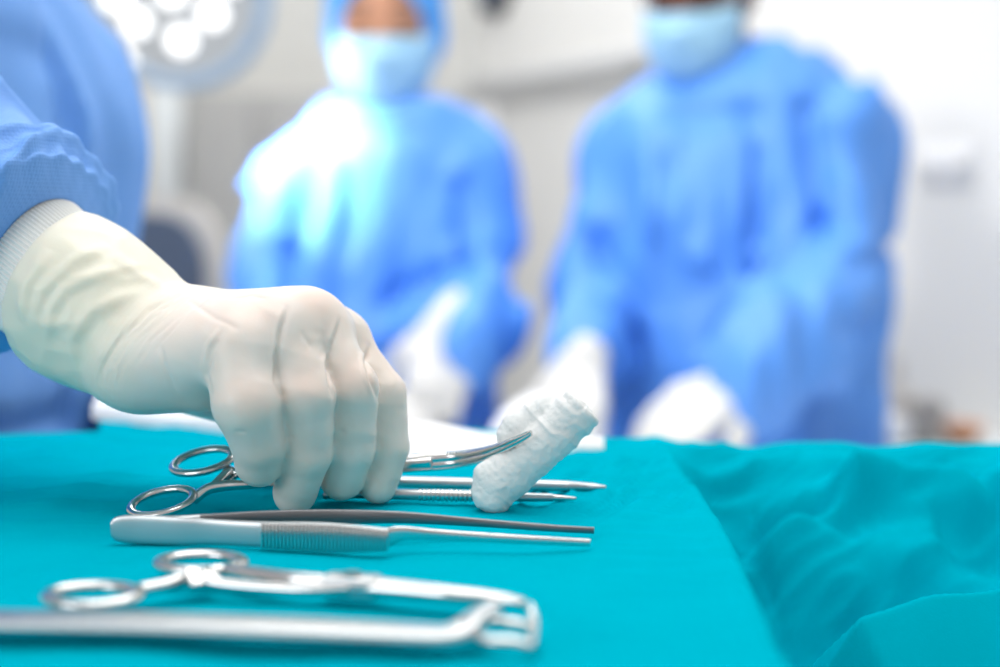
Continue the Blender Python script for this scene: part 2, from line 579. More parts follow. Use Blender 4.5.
# ------------------------------------------------------------------ dark padded chair back behind the arm
def padded_chair():
    root = empty('padded_chair', (-0.72, 3.0, 0))
    tag(root, 'slate padded chair with a cream rim, seen above the gloved wrist', 'chair')
    c = W(150, 288, 3.0)
    def slab(name, off, rx, rz, th, m):
        bm = bmesh.new(); seg = 48
        A = []; B = []
        for j in range(seg):
            t = 2 * math.pi * j / seg
            x = math.copysign(abs(math.cos(t)) ** 0.75, math.cos(t)) * rx
            z = math.copysign(abs(math.sin(t)) ** 0.75, math.sin(t)) * rz
            A.append(bm.verts.new(c + Vector((x, off - th / 2, z)))); B.append(bm.verts.new(c + Vector((x, off + th / 2, z))))
        for j in range(seg): bm.faces.new((A[j], A[(j + 1) % seg], B[(j + 1) % seg], B[j]))
        fa = bm.faces.new(A[::-1]); bm.faces.new(B)
        bmesh.ops.bevel(bm, geom=list(fa.edges), offset=0.014, segments=3, affect='EDGES')
        return finish(bm, name, m, root, angle=40)
    slab('backrest_shell', 0.03, 0.150, 0.185, 0.05, M_cream)
    slab('backrest_cushion', -0.01, 0.112, 0.148, 0.05, M_slate)
    z = c.z - 0.42
    bm = bmesh.new(); add_box(bm, (c.x, 2.78, z), 0.44, 0.42, 0.08, bev=0.025); finish(bm, 'seat', M_slate, root)
    bm = bmesh.new(); add_box(bm, (c.x, 3.02, z + 0.2), 0.06, 0.03, 0.44, bev=0.008); finish(bm, 'back_post', M_rail, root)
    bm = bmesh.new(); add_cyl(bm, (c.x, 2.8, 0.08), (c.x, 2.8, z), 0.03); finish(bm, 'column', M_rail, root)
    for k in range(5):
        t = k * 2 * math.pi / 5
        bm = bmesh.new(); e = Vector((c.x + 0.26 * math.cos(t), 2.8 + 0.26 * math.sin(t), 0.05))
        sweep(bm, [(Vector((c.x, 2.8, 0.11)), 0.02, 0.02), (e + Vector((0, 0, 0.03)), 0.015, 0.012)], n=4)
        add_cyl(bm, e - Vector((0, 0, 0.05)), e + Vector((0, 0, 0.02)), 0.02)
        finish(bm, 'leg', M_rail, root)
padded_chair()

# ------------------------------------------------------------------ trolley with things, far right
def trolley():
    d = 2.62
    x0, x1 = W(880, 0, d).x, W(1120, 0, d).x
    zt = 0.862
    root = empty('trolley', ((x0 + x1) / 2, d, 0))
    tag(root, 'pale trolley against the right wall, carrying small blurred supplies', 'trolley')
    bm = bmesh.new(); add_box(bm, ((x0 + x1) / 2, d, zt - 0.015), x1 - x0, 0.26, 0.03, bev=0.006); finish(bm, 'top', M_pale, root)
    bm = bmesh.new(); add_box(bm, ((x0 + x1) / 2, d, 0.25), x1 - x0 - 0.02, 0.24, 0.02, bev=0.004); finish(bm, 'shelf', M_pale, root)
    for sx in (x0 + 0.02, x1 - 0.02):
        for sy in (-0.11, 0.11):
            bm = bmesh.new(); add_cyl(bm, (sx, d + sy, 0.0), (sx, d + sy, zt - 0.03), 0.012); finish(bm, 'leg', M_rail, root)
    def thing_box(name, lab, cat, u0, u1, v0, m, dd, dep):
        a, b = W(u0, 0, dd).x, W(u1, 0, dd).x
        h = W(0, v0, dd).z - zt
        bm = bmesh.new(); add_box(bm, ((a + b) / 2, dd, zt + h / 2), b - a, dep, h, bev=min(0.008, h / 4))
        add_box(bm, ((a + b) / 2, dd, zt + h * 0.8), (b - a) * 1.04, dep * 1.04, h * 0.12, bev=0.002)
        return tag(finish(bm, name, m), lab, cat)
    thing_box('storage_box', 'taupe grey upright box on the trolley, left of the orange-brown bowl', 'box', 918, 948, 398, M_taupe, 2.60, 0.08)
    thing_box('storage_box', 'white squat box at the left end of the trolley', 'box', 884, 914, 416, M_ceil, 2.6, 0.08)
    # orange brown bowl
    bm = bmesh.new(); c = Vector((W(972, 0, 2.58).x, 2.58, zt)); seg = 32; rings = []
    for r, h in ((0.018, 0.0), (0.022, 0.004), (0.035, 0.024), (0.042, 0.036), (0.039, 0.036), (0.031, 0.022), (0.012, 0.008)):
        rings.append([bm.verts.new(c + Vector((r * math.cos(t), r * math.sin(t), h))) for t in [2 * math.pi * j / seg for j in range(seg)]])
    for A, B in zip(rings, rings[1:]):
        for j in range(seg): bm.faces.new((A[j], A[(j + 1) % seg], B[(j + 1) % seg], B[j]))
    bm.faces.new(rings[0][::-1]); bm.faces.new(rings[-1])
    tag(finish(bm, 'bowl', M_orange), 'orange-brown bowl on the trolley near the right edge', 'bowl')
    bm = bmesh.new(); c = Vector((W(902, 0, 2.68).x, 2.66, zt)); rings = []
    for r, h in ((0.02, 0), (0.022, 0.003), (0.022, 0.085), (0.009, 0.105), (0.009, 0.125), (0.012, 0.126), (0.012, 0.145)):
        rings.append([bm.verts.new(c + Vector((r * math.cos(t), r * math.sin(t), h))) for t in [2 * math.pi * j / seg for j in range(seg)]])
    for A, B in zip(rings, rings[1:]):
        for j in range(seg): bm.faces.new((A[j], A[(j + 1) % seg], B[(j + 1) % seg], B[j]))
    bm.faces.new(rings[0][::-1]); bm.faces.new(rings[-1])
    tag(finish(bm, 'bottle', M_cream, angle=50), 'cream bottle standing at the back of the trolley', 'bottle')
trolley()

# ------------------------------------------------------------------ operating table beyond
def operating_table():
    root = empty('operating_table', (0.1, 1.95, 0))
    tag(root, 'operating table under a white sheet between the two assistants', 'operating table')
    bm = bmesh.new(); add_box(bm, (0.05, 1.85, 0.80), 1.7, 0.5, 0.12, bev=0.03); finish(bm, 'tabletop', M_slate, root)
    bm = bmesh.new(); add_box(bm, (0.05, 1.85, 0.40), 0.3, 0.25, 0.68, bev=0.02); finish(bm, 'column', M_rail, root)
    bm = bmesh.new(); add_box(bm, (0.05, 1.85, 0.04), 0.9, 0.4, 0.08, bev=0.02); finish(bm, 'base', M_rail, root)
    lo, hi = (-0.85, 1.52, 0.60), (0.95, 2.2, 1.12)
    c = W(535, 402, 1.95)
    def f(P):
        q = np.abs(P - np.array((0.05, 1.85, 0.78), dtype=np.float32)) - np.array((0.82, 0.24, 0.10), dtype=np.float32)
        d = np.sqrt((np.maximum(q, 0) ** 2).sum(1)) + np.minimum(q.max(1), 0) - 0.03
        d = smin(d, ellip(P, (c.x + 0.01, 1.93, 0.92), (0.07, 0.10, 0.10)), 0.08)
        return d + 0.006 * fbm(P * 9)
    me = nets('sheet', f, lo, hi, 0.012)
    o = link('white_sheet', me, M_white)
    tag(o, 'crumpled white sheet mounded on the operating table between the assistants', 'sheet')
operating_table()

# ------------------------------------------------------------------ people
def hand_pts(wr, fwd, nrm, side, curl, size=1.0):
    """five finger chains. fwd along the palm, nrm out of the back of the hand, side=+1 thumb along cross"""
    fwd = fwd.normalized(); nrm = (nrm - fwd * nrm.dot(fwd)).normalized()
    ax = fwd.cross(nrm).normalized() * side
    S = size
    out = {'palm': [], 'fingers': []}
    for k, (off, ln, seglen) in enumerate(((0.030, 0.088, (0.042, 0.025, 0.020)), (0.010, 0.090, (0.046, 0.029, 0.021)),
                                           (-0.010, 0.085, (0.042, 0.027, 0.020)), (-0.028, 0.078, (0.034, 0.021, 0.018)))):
        base = wr + ax * off * 0.5 * S + fwd * 0.012 * S
        mcp = wr + ax * off * S + fwd * ln * S
        out['palm'].append((base, mcp))
        pts = [mcp]; a = 0.0
        for j, L in enumerate(seglen):
            a += curl * (0.7, 1.0, 0.7)[j] + 0.04 * k
            dirv = fwd * math.cos(a) - nrm * math.sin(a)
            pts.append(pts[-1] + dirv * L * S)
        out['fingers'].append(pts)
    tb = wr + ax * 0.02 * S + fwd * 0.02 * S
    t1 = tb + (ax * 0.030 + fwd * 0.030 - nrm * 0.015) * S
    t2 = t1 + (ax * 0.010 + fwd * 0.028 - nrm * 0.012) * S
    t3 = t2 + (fwd * 0.024 - nrm * 0.010 - ax * 0.003) * S
    out['thumb'] = [tb, t1, t2, t3]
    return out
def grooves(segs, dd):
    S = [(W(a[0], a[1], dd), W(b[0], b[1], dd), w, dep) for a, b, w, dep in segs]
    def f(P):
        r_ = 0
        for a, b, w, dep in S:
            dx, dz = b.x - a.x, b.z - a.z
            t = np.clip(((P[:, 0] - a.x) * dx + (P[:, 2] - a.z) * dz) / (dx * dx + dz * dz), 0, 1)
            q2 = (P[:, 0] - a.x - t * dx) ** 2 + (P[:, 2] - a.z - t * dz) ** 2
            r_ = r_ + dep * np.exp(-q2 / (w * w)) * (P[:, 1] < dd + 0.02)
        return r_
    return f
def hand_sdf(H, back):
    def f(P):
        palm = None
        for a, b in H['palm']:
            c = cap(P, a, b, 0.0155, 0.0135)
            palm = c if palm is None else smin(palm, c, 0.012)
        palm = smin(palm, chain(P, back, (0.040, 0.035, 0.029)), 0.02)
        fing = None
        for pts in H['fingers']:
            c = chain(P, pts, (0.012, 0.0108, 0.0098, 0.0085))
            fing = c if fing is None else smin(fing, c, 0.0015)
        d = smin(palm, fing, 0.008)
        th = chain(P, H['thumb'], (0.017, 0.014, 0.012, 0.010))
        return smin(d, th, 0.010)
    return f
def glove_part(parent, wr, fwd, nrm, side, curl, back):
    H = hand_pts(wr, fwd, nrm, side, curl, 1.12)
    allp = [p for L in H['fingers'] for p in L] + H['thumb'] + list(back)
    lo = [min(p[i] for p in allp) - 0.045 for i in range(3)]
    hi = [max(p[i] for p in allp) + 0.045 for i in range(3)]
    me = nets('glove', hand_sdf(H, back), lo, hi, 0.0030)
    return link('glove', me, M_glove2, parent)

def head_frame(yaw, tilt):
    """columns: right, forward (face), up"""
    return (Matrix.Rotation(yaw, 3, 'Z') @ Matrix.Rotation(tilt, 3, 'X'))
def person(loc, label, skin, hc, yaw, tilt, body, gown_k, arms, gown_res, gowncol, folds, seed, eyes=True, hair=False, mask=True, cap_full=True, HS=1.06):
    """body: list of (a, b, ra, rb) for the torso; arms: list of chains [(p, r)...]"""
    root_loc = Vector(loc)
    Rm = head_frame(yaw, tilt)
    Rn = np.array(Rm)
    hc = Vector(hc)
    X, Y, Z = Rm.col[0], Rm.col[1], Rm.col[2]      # Y points to the back of the head, face = -Y
    hcn = np.array(hc, dtype=np.float32)
    def hl(x, y, z): return hc + X * x + Y * y + Z * z
    def hb(x, y, z): return hc + (X * x + Y * y + Z * z) * HS
    def scaled(fn):
        return lambda P: fn(hcn + (P - hcn) / HS) * HS
    def head(P):
        d = ellip(P, hl(0, 0.012, 0.03), (0.076, 0.096, 0.092), Rn)
        d = smin(d, ellip(P, hl(0, -0.030, -0.045), (0.055, 0.055, 0.068), Rn), 0.04)
        d = smin(d, cap(P, hl(0, -0.088, 0.005), hl(0, -0.108, -0.032), 0.007, 0.013), 0.012)       # nose
        d = smin(d, cap(P, hl(-0.018, -0.089, -0.068), hl(0.018, -0.089, -0.068), 0.007, 0.007), 0.006)  # lips
        for s in (-1, 1):
            d = smin(d, cap(P, hl(s * 0.050, -0.078, 0.028), hl(s * 0.015, -0.086, 0.026), 0.006, 0.007), 0.010)  # brow
            d = smax(d, -ellip(P, hl(s * 0.031, -0.094, 0.008), (0.015, 0.012, 0.010), Rn), 0.008)
            d = smin(d, ellip(P, hl(s * 0.031, -0.080, 0.008), (0.0125, 0.0125, 0.0125), Rn), 0.002)
            d = smin(d, ellip(P, hl(s * 0.079, 0.008, -0.005), (0.010, 0.018, 0.031), Rn), 0.006)   # ears
        return d
    neck = (hl(0, 0.03, -0.05), body[0][1] if False else body[0][0] * 0.5 + body[0][1] * 0.5)
    def torso(P, off):
        d = None
        for a, b, ra, rb in body:
            c = cap(P, a, b, ra - off, rb - off)
            d = c if d is None else smin(d, c, gown_k)
        for ch in arms:
            pts = [c[0] for c in ch]; rs = [c[1] - off for c in ch]
            d = smin(d, chain(P, pts, rs, 0.008), 0.012)
        return d
    def fb(P):
        return smin(smin(scaled(head)(P), cap(P, neck[0], neck[1], 0.055, 0.06), 0.03), torso(P, 0.050), 0.03)
    pts = [p for a, b, _, _ in body for p in (a, b)] + [c[0] for ch in arms for c in ch]
    lo = [min(p[i] for p in pts) - 0.26 for i in range(3)]; hi = [max(p[i] for p in pts) + 0.26 for i in range(3)]
    lo2 = list(lo); hi2 = list(hi); hi2[2] = max(hi[2], hc.z + 0.16)
    for i in (0, 1): lo2[i] = min(lo[i], hc[i] - 0.13); hi2[i] = max(hi[i], hc[i] + 0.13)
    bme = nets('body', fb, lo2, hi2, 0.009)
    root = empty('person', root_loc)
    tag(root, label, 'person')
    link('body', bme, skin, root)
    # gown with folds
    def fg(P):
        d = torso(P, 0.0)
        # neckline opening
        d = smax(d, -cap(P, neck[0], neck[1] + Vector((0, 0, 0.0)), 0.066, 0.060), 0.01)
        return d + folds(P)
    gme = nets('gown', fg, lo, hi, gown_res)
    link('gown', gme, gowncol, root)
    # mask
    if mask:
        def fm(P):
            q = (P - np.array(hc, dtype=np.float32)) @ Rn
            base = smin(head(P), ellip(P, hl(0, -0.045, -0.045), (0.066, 0.066, 0.072), Rn), 0.02) - 0.007
            base = base + 0.0012 * np.sin(q[:, 2] * 320) * (np.abs(q[:, 0]) < 0.06)
            clip = np.maximum(np.maximum(q[:, 2] + 0.12 * np.abs(q[:, 0]) + 0.002, -0.118 - q[:, 2]),
                              q[:, 1] + 0.028)
            return smax(base, clip, 0.004)
        lo3 = [hc[i] - 0.19 for i in range(3)]; hi3 = [hc[i] + 0.19 for i in range(3)]
        mme = nets('surgical_mask', scaled(fm), lo3, hi3, 0.0035)
        mk = link('surgical_mask', mme, M_mask, root)
        for s in (-1, 1):
            bm = bmesh.new()
            sweep(bm, [(hb(s * 0.066, -0.032, -0.008), 0.002, 0.002), (hb(s * 0.082, -0.004, 0.020), 0.002, 0.002),
                       (hb(s * 0.086, 0.022, 0.0), 0.002, 0.002), (hb(s * 0.076, 0.004, -0.036), 0.002, 0.002), (hb(s * 0.058, -0.032, -0.070), 0.002, 0.002)], n=24, seg=8)
            e = finish(bm, 'ear_loop', M_white, mk); e.location = (0, 0, 0)
    # cap
    lo3 = [hc[i] - 0.21 for i in range(3)]; hi3 = [hc[i] + 0.22 for i in range(3)]
    def fc(P):
        q = (P - np.array(hc, dtype=np.float32)) @ Rn
        base = ellip(P, hl(0, 0.020, 0.036), (0.088, 0.106, 0.098), Rn)
        base = base + 0.002 * fbm(P * 60)
        if cap_full:      # covers the ears and frames the face
            face = ellip(P, hl(0, -0.12, -0.02), (0.084, 0.105, 0.096), Rn)
            low = -0.075 - q[:, 2] - 0.0 * q[:, 1]
            base = smin(base, ellip(P, hl(0, 0.015, -0.02), (0.092, 0.075, 0.07), Rn), 0.02)
            return smax(smax(base, low, 0.006), -face, 0.006)
        return smax(base, 0.030 - q[:, 2] - 0.35 * q[:, 1], 0.006)
    link('surgical_cap', nets('surgical_cap', scaled(fc), lo3, hi3, 0.004), M_cap, root)
    if hair:
        def fh(P):
            q = (P - np.array(hc, dtype=np.float32)) @ Rn
            base = ellip(P, hl(0, 0.022, 0.02), (0.080, 0.100, 0.095), Rn) + 0.0015 * fbm(P * 150)
            return smax(base, np.maximum(0.02 - q[:, 1], -0.065 - q[:, 2]), 0.006)
        link('hair', nets('hair', scaled(fh), lo3, hi3, 0.004), M_hair, root)
    if eyes:
        for s in (-1, 1):
            bm = bmesh.new()
            sweep(bm, [(hb(s * 0.046, -0.086, 0.036), 0.002, 0.003), (hb(s * 0.032, -0.094, 0.041), 0.003, 0.004), (hb(s * 0.016, -0.094, 0.037), 0.003, 0.004)], n=10, seg=8)
            finish(bm, 'eyebrow', M_hair, root)
            bm = bmesh.new()
            sweep(bm, [(hb(s * 0.043, -0.087, 0.004), 0.0012, 0.002), (hb(s * 0.031, -0.0945, 0.0005), 0.002, 0.0025), (hb(s * 0.019, -0.089, 0.004), 0.0012, 0.002)], n=10, seg=8)
            finish(bm, 'eyelashes', M_hair, root)
    return root

def cloth_folds(cx, cy, amp, sx=7.0, sz=2.2, seed=0.0):
    def f(P):
        Q = P * np.array((sx, sx, sz), dtype=np.float32) + seed
        Q[:, 0] += 0.8 * vnoise(P * 3 + seed)
        return (-amp * ridged(Q, 2) - amp * 0.5 * vnoise(P * np.array((22, 22, 9)) + seed) - amp * 0.30 * ridged(P * np.array((20, 14, 8)) + Q * 0.5 + seed, 1)).astype(np.float32)
    return f

# first assistant, facing the camera, looking down
d = 2.4
A = lambda u, v, dd=d: W(u, v, dd)
p1_body = [(A(362, 145), A(418, 147), 0.062, 0.062),
           (A(328, 172), A(462, 172), 0.072, 0.075),
           (A(345, 225, 2.42), A(350, 330, 2.42), 0.125, 0.115),
           (A(430, 225, 2.42), A(420, 330, 2.42), 0.125, 0.115),
           (A(350, 330, 2.42), A(350, 640, 2.42), 0.115, 0.15),
           (A(420, 330, 2.42), A(430, 640, 2.42), 0.115, 0.15)]
p1_arms = [[(A(305, 176), 0.070), (A(294, 240, 2.36), 0.064), (A(290, 315, 2.28), 0.058), (A(312, 365, 2.16), 0.052), (A(335, 385, 2.08), 0.045)],
           [(A(468, 172), 0.075), (A(482, 240, 2.36), 0.068), (A(488, 300, 2.28), 0.058), (A(474, 325, 2.20), 0.048), (A(460, 340, 2.15), 0.046)]]
f1a = cloth_folds(0, 0, 0.025, seed=3.1)
f1b = grooves([((462, 190), (468, 262), 0.018, 0.022), ((468, 262), (395, 300), 0.020, 0.022), ((300, 250), (318, 320), 0.018, 0.022), ((352, 130), (420, 135), 0.012, 0.012),
               ((340, 170), (330, 300), 0.016, -0.010), ((400, 160), (385, 290), 0.018, -0.012), ((430, 180), (410, 280), 0.012, 0.012), ((500, 250), (520, 290), 0.014, 0.014)], 2.4)
f1 = lambda P: f1a(P) + f1b(P)
p1 = person((A(385, 0).x, 2.42, 0), 'masked woman in blue surgical gown and cap, left of the two standing assistants', M_skin,
            A(385, 24, 2.40), 0.0, 0.28, p1_body, 0.05, p1_arms, 0.009, M_gown2, f1, 1, cap_full=True)
w = A(450, 320, 2.13)
glove_part(p1, w, Vector((-0.02, -0.05, -0.10)), Vector((0.1, -1, 0.35)), 1, 0.50, [A(462, 316, 2.17), A(456, 318, 2.15), w])
w = A(335, 388, 2.06)
glove_part(p1, w, Vector((0.08, -0.05, -0.05)), Vector((0.0, -0.6, 0.8)), -1, 0.35, [A(326, 380, 2.10), A(330, 384, 2.08), w])

# second assistant, larger, facing left and down
d2 = 2.3
B = lambda u, v, dd=d2: W(u, v, dd)
p2_body = [(B(695, 120), B(775, 105), 0.058, 0.072),
           (B(662, 158), B(815, 138), 0.078, 0.088),
           (B(690, 215, 2.32), B(690, 330, 2.32), 0.145, 0.135),
           (B(775, 205, 2.32), B(780, 330, 2.32), 0.145, 0.135),
           (B(690, 330, 2.32), B(695, 660, 2.32), 0.130, 0.15),
           (B(780, 330, 2.32), B(780, 660, 2.32), 0.130, 0.15)]
p2_arms = [[(B(648, 168), 0.074), (B(636, 225, 2.30), 0.062), (B(612, 285, 2.32), 0.056), (B(598, 325, 2.22), 0.048), (B(590, 345, 2.10), 0.042)],
           [(B(812, 150), 0.082), (B(830, 225, 2.20), 0.068), (B(820, 300, 2.12), 0.064), (B(788, 345, 2.02), 0.054), (B(757, 375, 1.96), 0.048)]]
f2a = cloth_folds(0, 0, 0.026, seed=9.7)
f2b = grooves([((790, 118), (797, 225), 0.020, 0.026), ((797, 225), (750, 275), 0.020, 0.022), ((820, 262), (885, 245), 0.014, 0.020), ((800, 315), (860, 320), 0.020, 0.022),
               ((600, 245), (628, 330), 0.026, 0.020), ((660, 120), (735, 118), 0.014, 0.014), ((700, 150), (690, 260), 0.020, -0.012), ((725, 290), (690, 400), 0.030, -0.014),
               ((660, 170), (650, 300), 0.016, 0.012), ((745, 160), (735, 240), 0.014, 0.012)], 2.3)
f2 = lambda P: f2a(P) + f2b(P)
p2 = person((B(735, 0).x, 2.32, 0), 'masked man in blue surgical gown, right of the two standing assistants, hands lowered', M_skin2,
            B(697, -4, 2.28), -0.42, 0.36, p2_body, 0.05, p2_arms, 0.009, M_gown2, f2, 2, cap_full=False, hair=True, HS=0.98)
w = B(748, 380, 1.95)
glove_part(p2, w, Vector((-0.12, -0.05, -0.055)), Vector((-0.15, -0.75, 0.65)), -1, 0.32, [B(768, 366, 1.98), B(758, 373, 1.965), w])
w = B(585, 352, 2.05)
glove_part(p2, w, Vector((-0.02, -0.06, -0.09)), Vector((-0.3, -0.9, 0.3)), 1, 0.45, [B(590, 338, 2.09), B(587, 345, 2.07), w])

# surgeon at the left whose right arm reaches over the table
p3_body = [(Vector((-0.43, 0.98, 1.425)), Vector((-0.43, 1.16, 1.425)), 0.07, 0.07),
           (Vector((-0.41, 0.93, 1.37)), Vector((-0.41, 1.22, 1.37)), 0.085, 0.085),
           (Vector((-0.385, 1.00, 1.30)), Vector((-0.395, 1.02, 1.10)), 0.125, 0.115),
           (Vector((-0.385, 1.14, 1.30)), Vector((-0.395, 1.14, 1.10)), 0.125, 0.115),
           (Vector((-0.405, 1.02, 1.10)), Vector((-0.43, 1.02, 0.70)), 0.115, 0.15),
           (Vector((-0.405, 1.14, 1.10)), Vector((-0.43, 1.14, 0.70)), 0.115, 0.15)]
ELB = W(-360, -30, 0.74)
CUF = W(25, 258, 0.64)
p3_body = [(a - Vector((0.022, 0, 0)), b - Vector((0.022, 0, 0)), ra, rb) for a, b, ra, rb in p3_body]
p3_arms = [[(Vector((-0.42, 0.90, 1.375)), 0.078), ((Vector((-0.42, 0.90, 1.375)) + ELB) / 2 + Vector((-0.01, 0, 0)), 0.066), (ELB, 0.056), (ELB.lerp(CUF, 0.22), 0.052)],
           [(Vector((-0.42, 1.25, 1.36)), 0.078), (Vector((-0.47, 1.33, 1.20)), 0.065), (Vector((-0.50, 1.36, 1.05)), 0.058), (Vector((-0.44, 1.34, 0.95)), 0.052), (Vector((-0.36, 1.30, 0.88)), 0.045)]]
f3a = cloth_folds(0, 0, 0.010, seed=5.3)
f3b = grooves([((70, -20), (82, 120), 0.018, 0.020), ((82, 120), (60, 260), 0.020, 0.024), ((105, 20), (122, 180), 0.010, 0.010), ((40, 60), (20, 200), 0.018, 0.018), ((-20, 415), (80, 425), 0.012, 0.018), ((50, 340), (60, 400), 0.012, 0.012)], 1.0)
f3 = lambda P: f3a(P) + f3b(P) * 1.0
p3 = person((-0.42, 1.05, 0), 'surgeon in blue gown reaching in from the left with cream gloved hand', M_skin,
            (-0.36, 1.06, 1.66), math.pi / 2, 0.5, p3_body, 0.06, p3_arms, 0.006, M_gown, f3, 3, cap_full=True)
w = Vector((-0.35, 1.295, 0.875))
glove_part(p3, w, Vector((0.08, -0.02, -0.04)), Vector((0.2, 0.0, 1)), 1, 0.5, [w - Vector((0.03, -0.01, -0.02)), w - Vector((0.015, -0.005, -0.01)), w])

# ---- reaching arm: sleeve, knit cuff, glove
def tube_mesh(name, pts, rad, nseg, caps=False, ref=Vector((0, -1, 0.2))):
    Fm = frames(pts, ref)
    V, Fc = [], []
    n = len(pts)
    for i, (p, (t, s, u)) in enumerate(zip(pts, Fm)):
        for j in range(nseg):
            a = 2 * math.pi * j / nseg
            r, sh = rad(i / (n - 1), a)
            V.append(p + (s * math.cos(a) + u * math.sin(a)) * r + t * sh)
    for i in range(n - 1):
        for j in range(nseg):
            Fc.append((i * nseg + j, i * nseg + (j + 1) % nseg, (i + 1) * nseg + (j + 1) % nseg, (i + 1) * nseg + j))
    return from_pydata(name, V, Fc)
def lin(ctrl, n):
    return [s[0] for s in spline([(c,) for c in ctrl], n)]
rng = random.Random(7)
FR = [(rng.choice((3, 4, 5, 6, 7, 9, 11)), rng.random() * 6.28, rng.uniform(-5, 5)) for _ in range(7)]
SL = lin([ELB.lerp(CUF, -0.02), ELB.lerp(CUF, 0.35), ELB.lerp(CUF, 0.7), W(2, 240, 0.645), W(34, 262, 0.639)], 150)
def sleeve_r(t, a):
    base = 0.054 - 0.004 * t
    if t > 0.80:
        q = (t - 0.80) / 0.20
        base = 0.050 - 0.0190 * q ** 2.4
    f = 0.0
    for k, (m, ph, tw) in enumerate(FR):
        f += math.sin(m * a + ph + tw * t) / (1 + 0.25 * m)
    fold = 0.0028 * f
    diag = 0.0060 * (1 - abs(math.sin(1.5 * a + 17 * t + 1.5 * math.sin(2 * a + 3 * t)))) ** 2 + 0.0045 * (1 - abs(math.sin(2 * a - 21 * t + 2.0 * math.sin(a)))) ** 2.5
    gather = 0.0011 * math.sin(17 * a + 3 * math.sin(4 * t + a)) * max(0, math.sin(math.pi * min(1, max(0, (t - 0.70) / 0.30))))
    return base + fold * (1 - 0.85 * max(0, (t - 0.80) / 0.20)) + diag * (1 - max(0, (t - 0.8) / 0.2)) + gather, 0.0
me = tube_mesh('sleeve', SL, sleeve_r, 220)
sl = link('sleeve', me, M_gown, p3)
mod = sl.modifiers.new('thick', 'SOLIDIFY'); mod.thickness = 0.0006

AX = [W(-5, 240, 0.643), W(38, 268, 0.637), W(69, 292, 0.632), W(99, 312, 0.628), W(140, 337, 0.621)]
CU = lin([W(-12, 232, 0.647), W(38, 268, 0.637), W(69, 292, 0.632), W(90, 306, 0.629)], 70)
def cuff_r(t, a):
    r = 0.0300 + 0.00045 * math.sin(100 * a) + 0.0006 * math.sin(9 * t + 2 * a)
    if t < 0.40:
        r = min(r + 0.002 * (1 - t / 0.4), 0.0318)
    return r, 0.0
link('knit_cuff', tube_mesh('knit_cuff', CU, cuff_r, 900), M_knit, p3)

# hand
Wd = lambda u, v, d_: np.array(W(u, v, d_), dtype=np.float32)
META = [((140, 366, 0.604), (240, 346, 0.5785), 0.0165, 0.0140),
        ((142, 350, 0.613), (279, 329, 0.590), 0.0165, 0.0145),
        ((144, 336, 0.624), (308, 325, 0.604), 0.0165, 0.0145),
        ((148, 326, 0.638), (334, 342, 0.621), 0.0165, 0.0140)]
FING = [([(238, 352, 0.5775), (247, 404, 0.5680), (259, 441, 0.5760), (259, 463, 0.5830)], (0.0140, 0.0128, 0.0106, 0.0094)),
        ([(280, 335, 0.5890), (304, 396, 0.5790), (305, 452, 0.5880), (295, 493, 0.5960)], (0.0138, 0.0118, 0.0108, 0.0086)),
        ([(312, 330, 0.6030), (350, 388, 0.5940), (349, 448, 0.6010), (342, 479, 0.6060)], (0.0135, 0.0112, 0.0105, 0.0090)),
        ([(338, 346, 0.6200), (382, 394, 0.6120), (387, 448, 0.6130), (378, 484, 0.6140)], (0.0130, 0.0100, 0.0088, 0.0080))]
THUMB = ([(195, 372, 0.655), (255, 398, 0.652), (306, 436, 0.645), (332, 464, 0.6370)], (0.019, 0.0145, 0.012, 0.0095))
G_AX = [Wd(38, 268, 0.637), Wd(69, 292, 0.632), Wd(99, 312, 0.628), Wd(140, 337, 0.621)]
g_dir = (G_AX[3] - G_AX[0]); g_len = float(np.linalg.norm(g_dir)); g_dir = g_dir / g_len
meta_w = [(Wd(*a), Wd(*b), ra, rb) for a, b, ra, rb in META]
fing_w = [([Wd(*p) for p in pts], rs) for pts, rs in FING]
thumb_w = ([Wd(*p) for p in THUMB[0]], THUMB[1])
def hand(P):
    P = P.astype(np.float32)
    palm = None
    for a, b, ra, rb in meta_w:
        c = cap(P, a, b, ra, rb)
        palm = c if palm is None else smin(palm, c, 0.014)
    # heel of the hand
    palm = smin(palm, cap(P, Wd(150, 372, 0.612), Wd(205, 385, 0.600), 0.0130, 0.0100), 0.012)
    palm = smin(palm, cap(P, Wd(128, 345, 0.618), Wd(175, 345, 0.614), 0.0235, 0.0215), 0.012)
    fing = None
    for pts, rs in fing_w:
        c = chain(P, pts, rs, 0.0018)
        fing = c if fing is None else smin(fing, c, 0.0012)
    d = smin(palm, fing, 0.0065)
    d = smin(d, chain(P, thumb_w[0], thumb_w[1], 0.004), 0.003)
    # gauntlet over the cuff, loose and stepping down at the wrist
    s = (P - G_AX[0]) @ g_dir
    g = chain(P, G_AX, (0.0308, 0.0312, 0.0308, 0.0282), 0.01)
    # spiral drag wrinkles on the loose gauntlet
    ringw = 0.0008 * ridged(P * np.array((34, 50, 50)), 2)
    g = g - ringw * np.clip((s + 0.01) / 0.02, 0, 1)
    d = smin(d, g, 0.002)
    # cut the sleeve end open
    d = smax(d, -(s - 0.010 + 0.06 * (P[:, 2] - G_AX[0][2])), 0.001)
    return d
GL = nets('glove', hand, (W(20, 0, 0.64).x, 0.53, W(0, 530, 0.6).z), (W(425, 0, 0.6).x, 0.70, W(0, 190, 0.64).z), 0.0009)
wr_c = Wd(140, 337, 0.621)
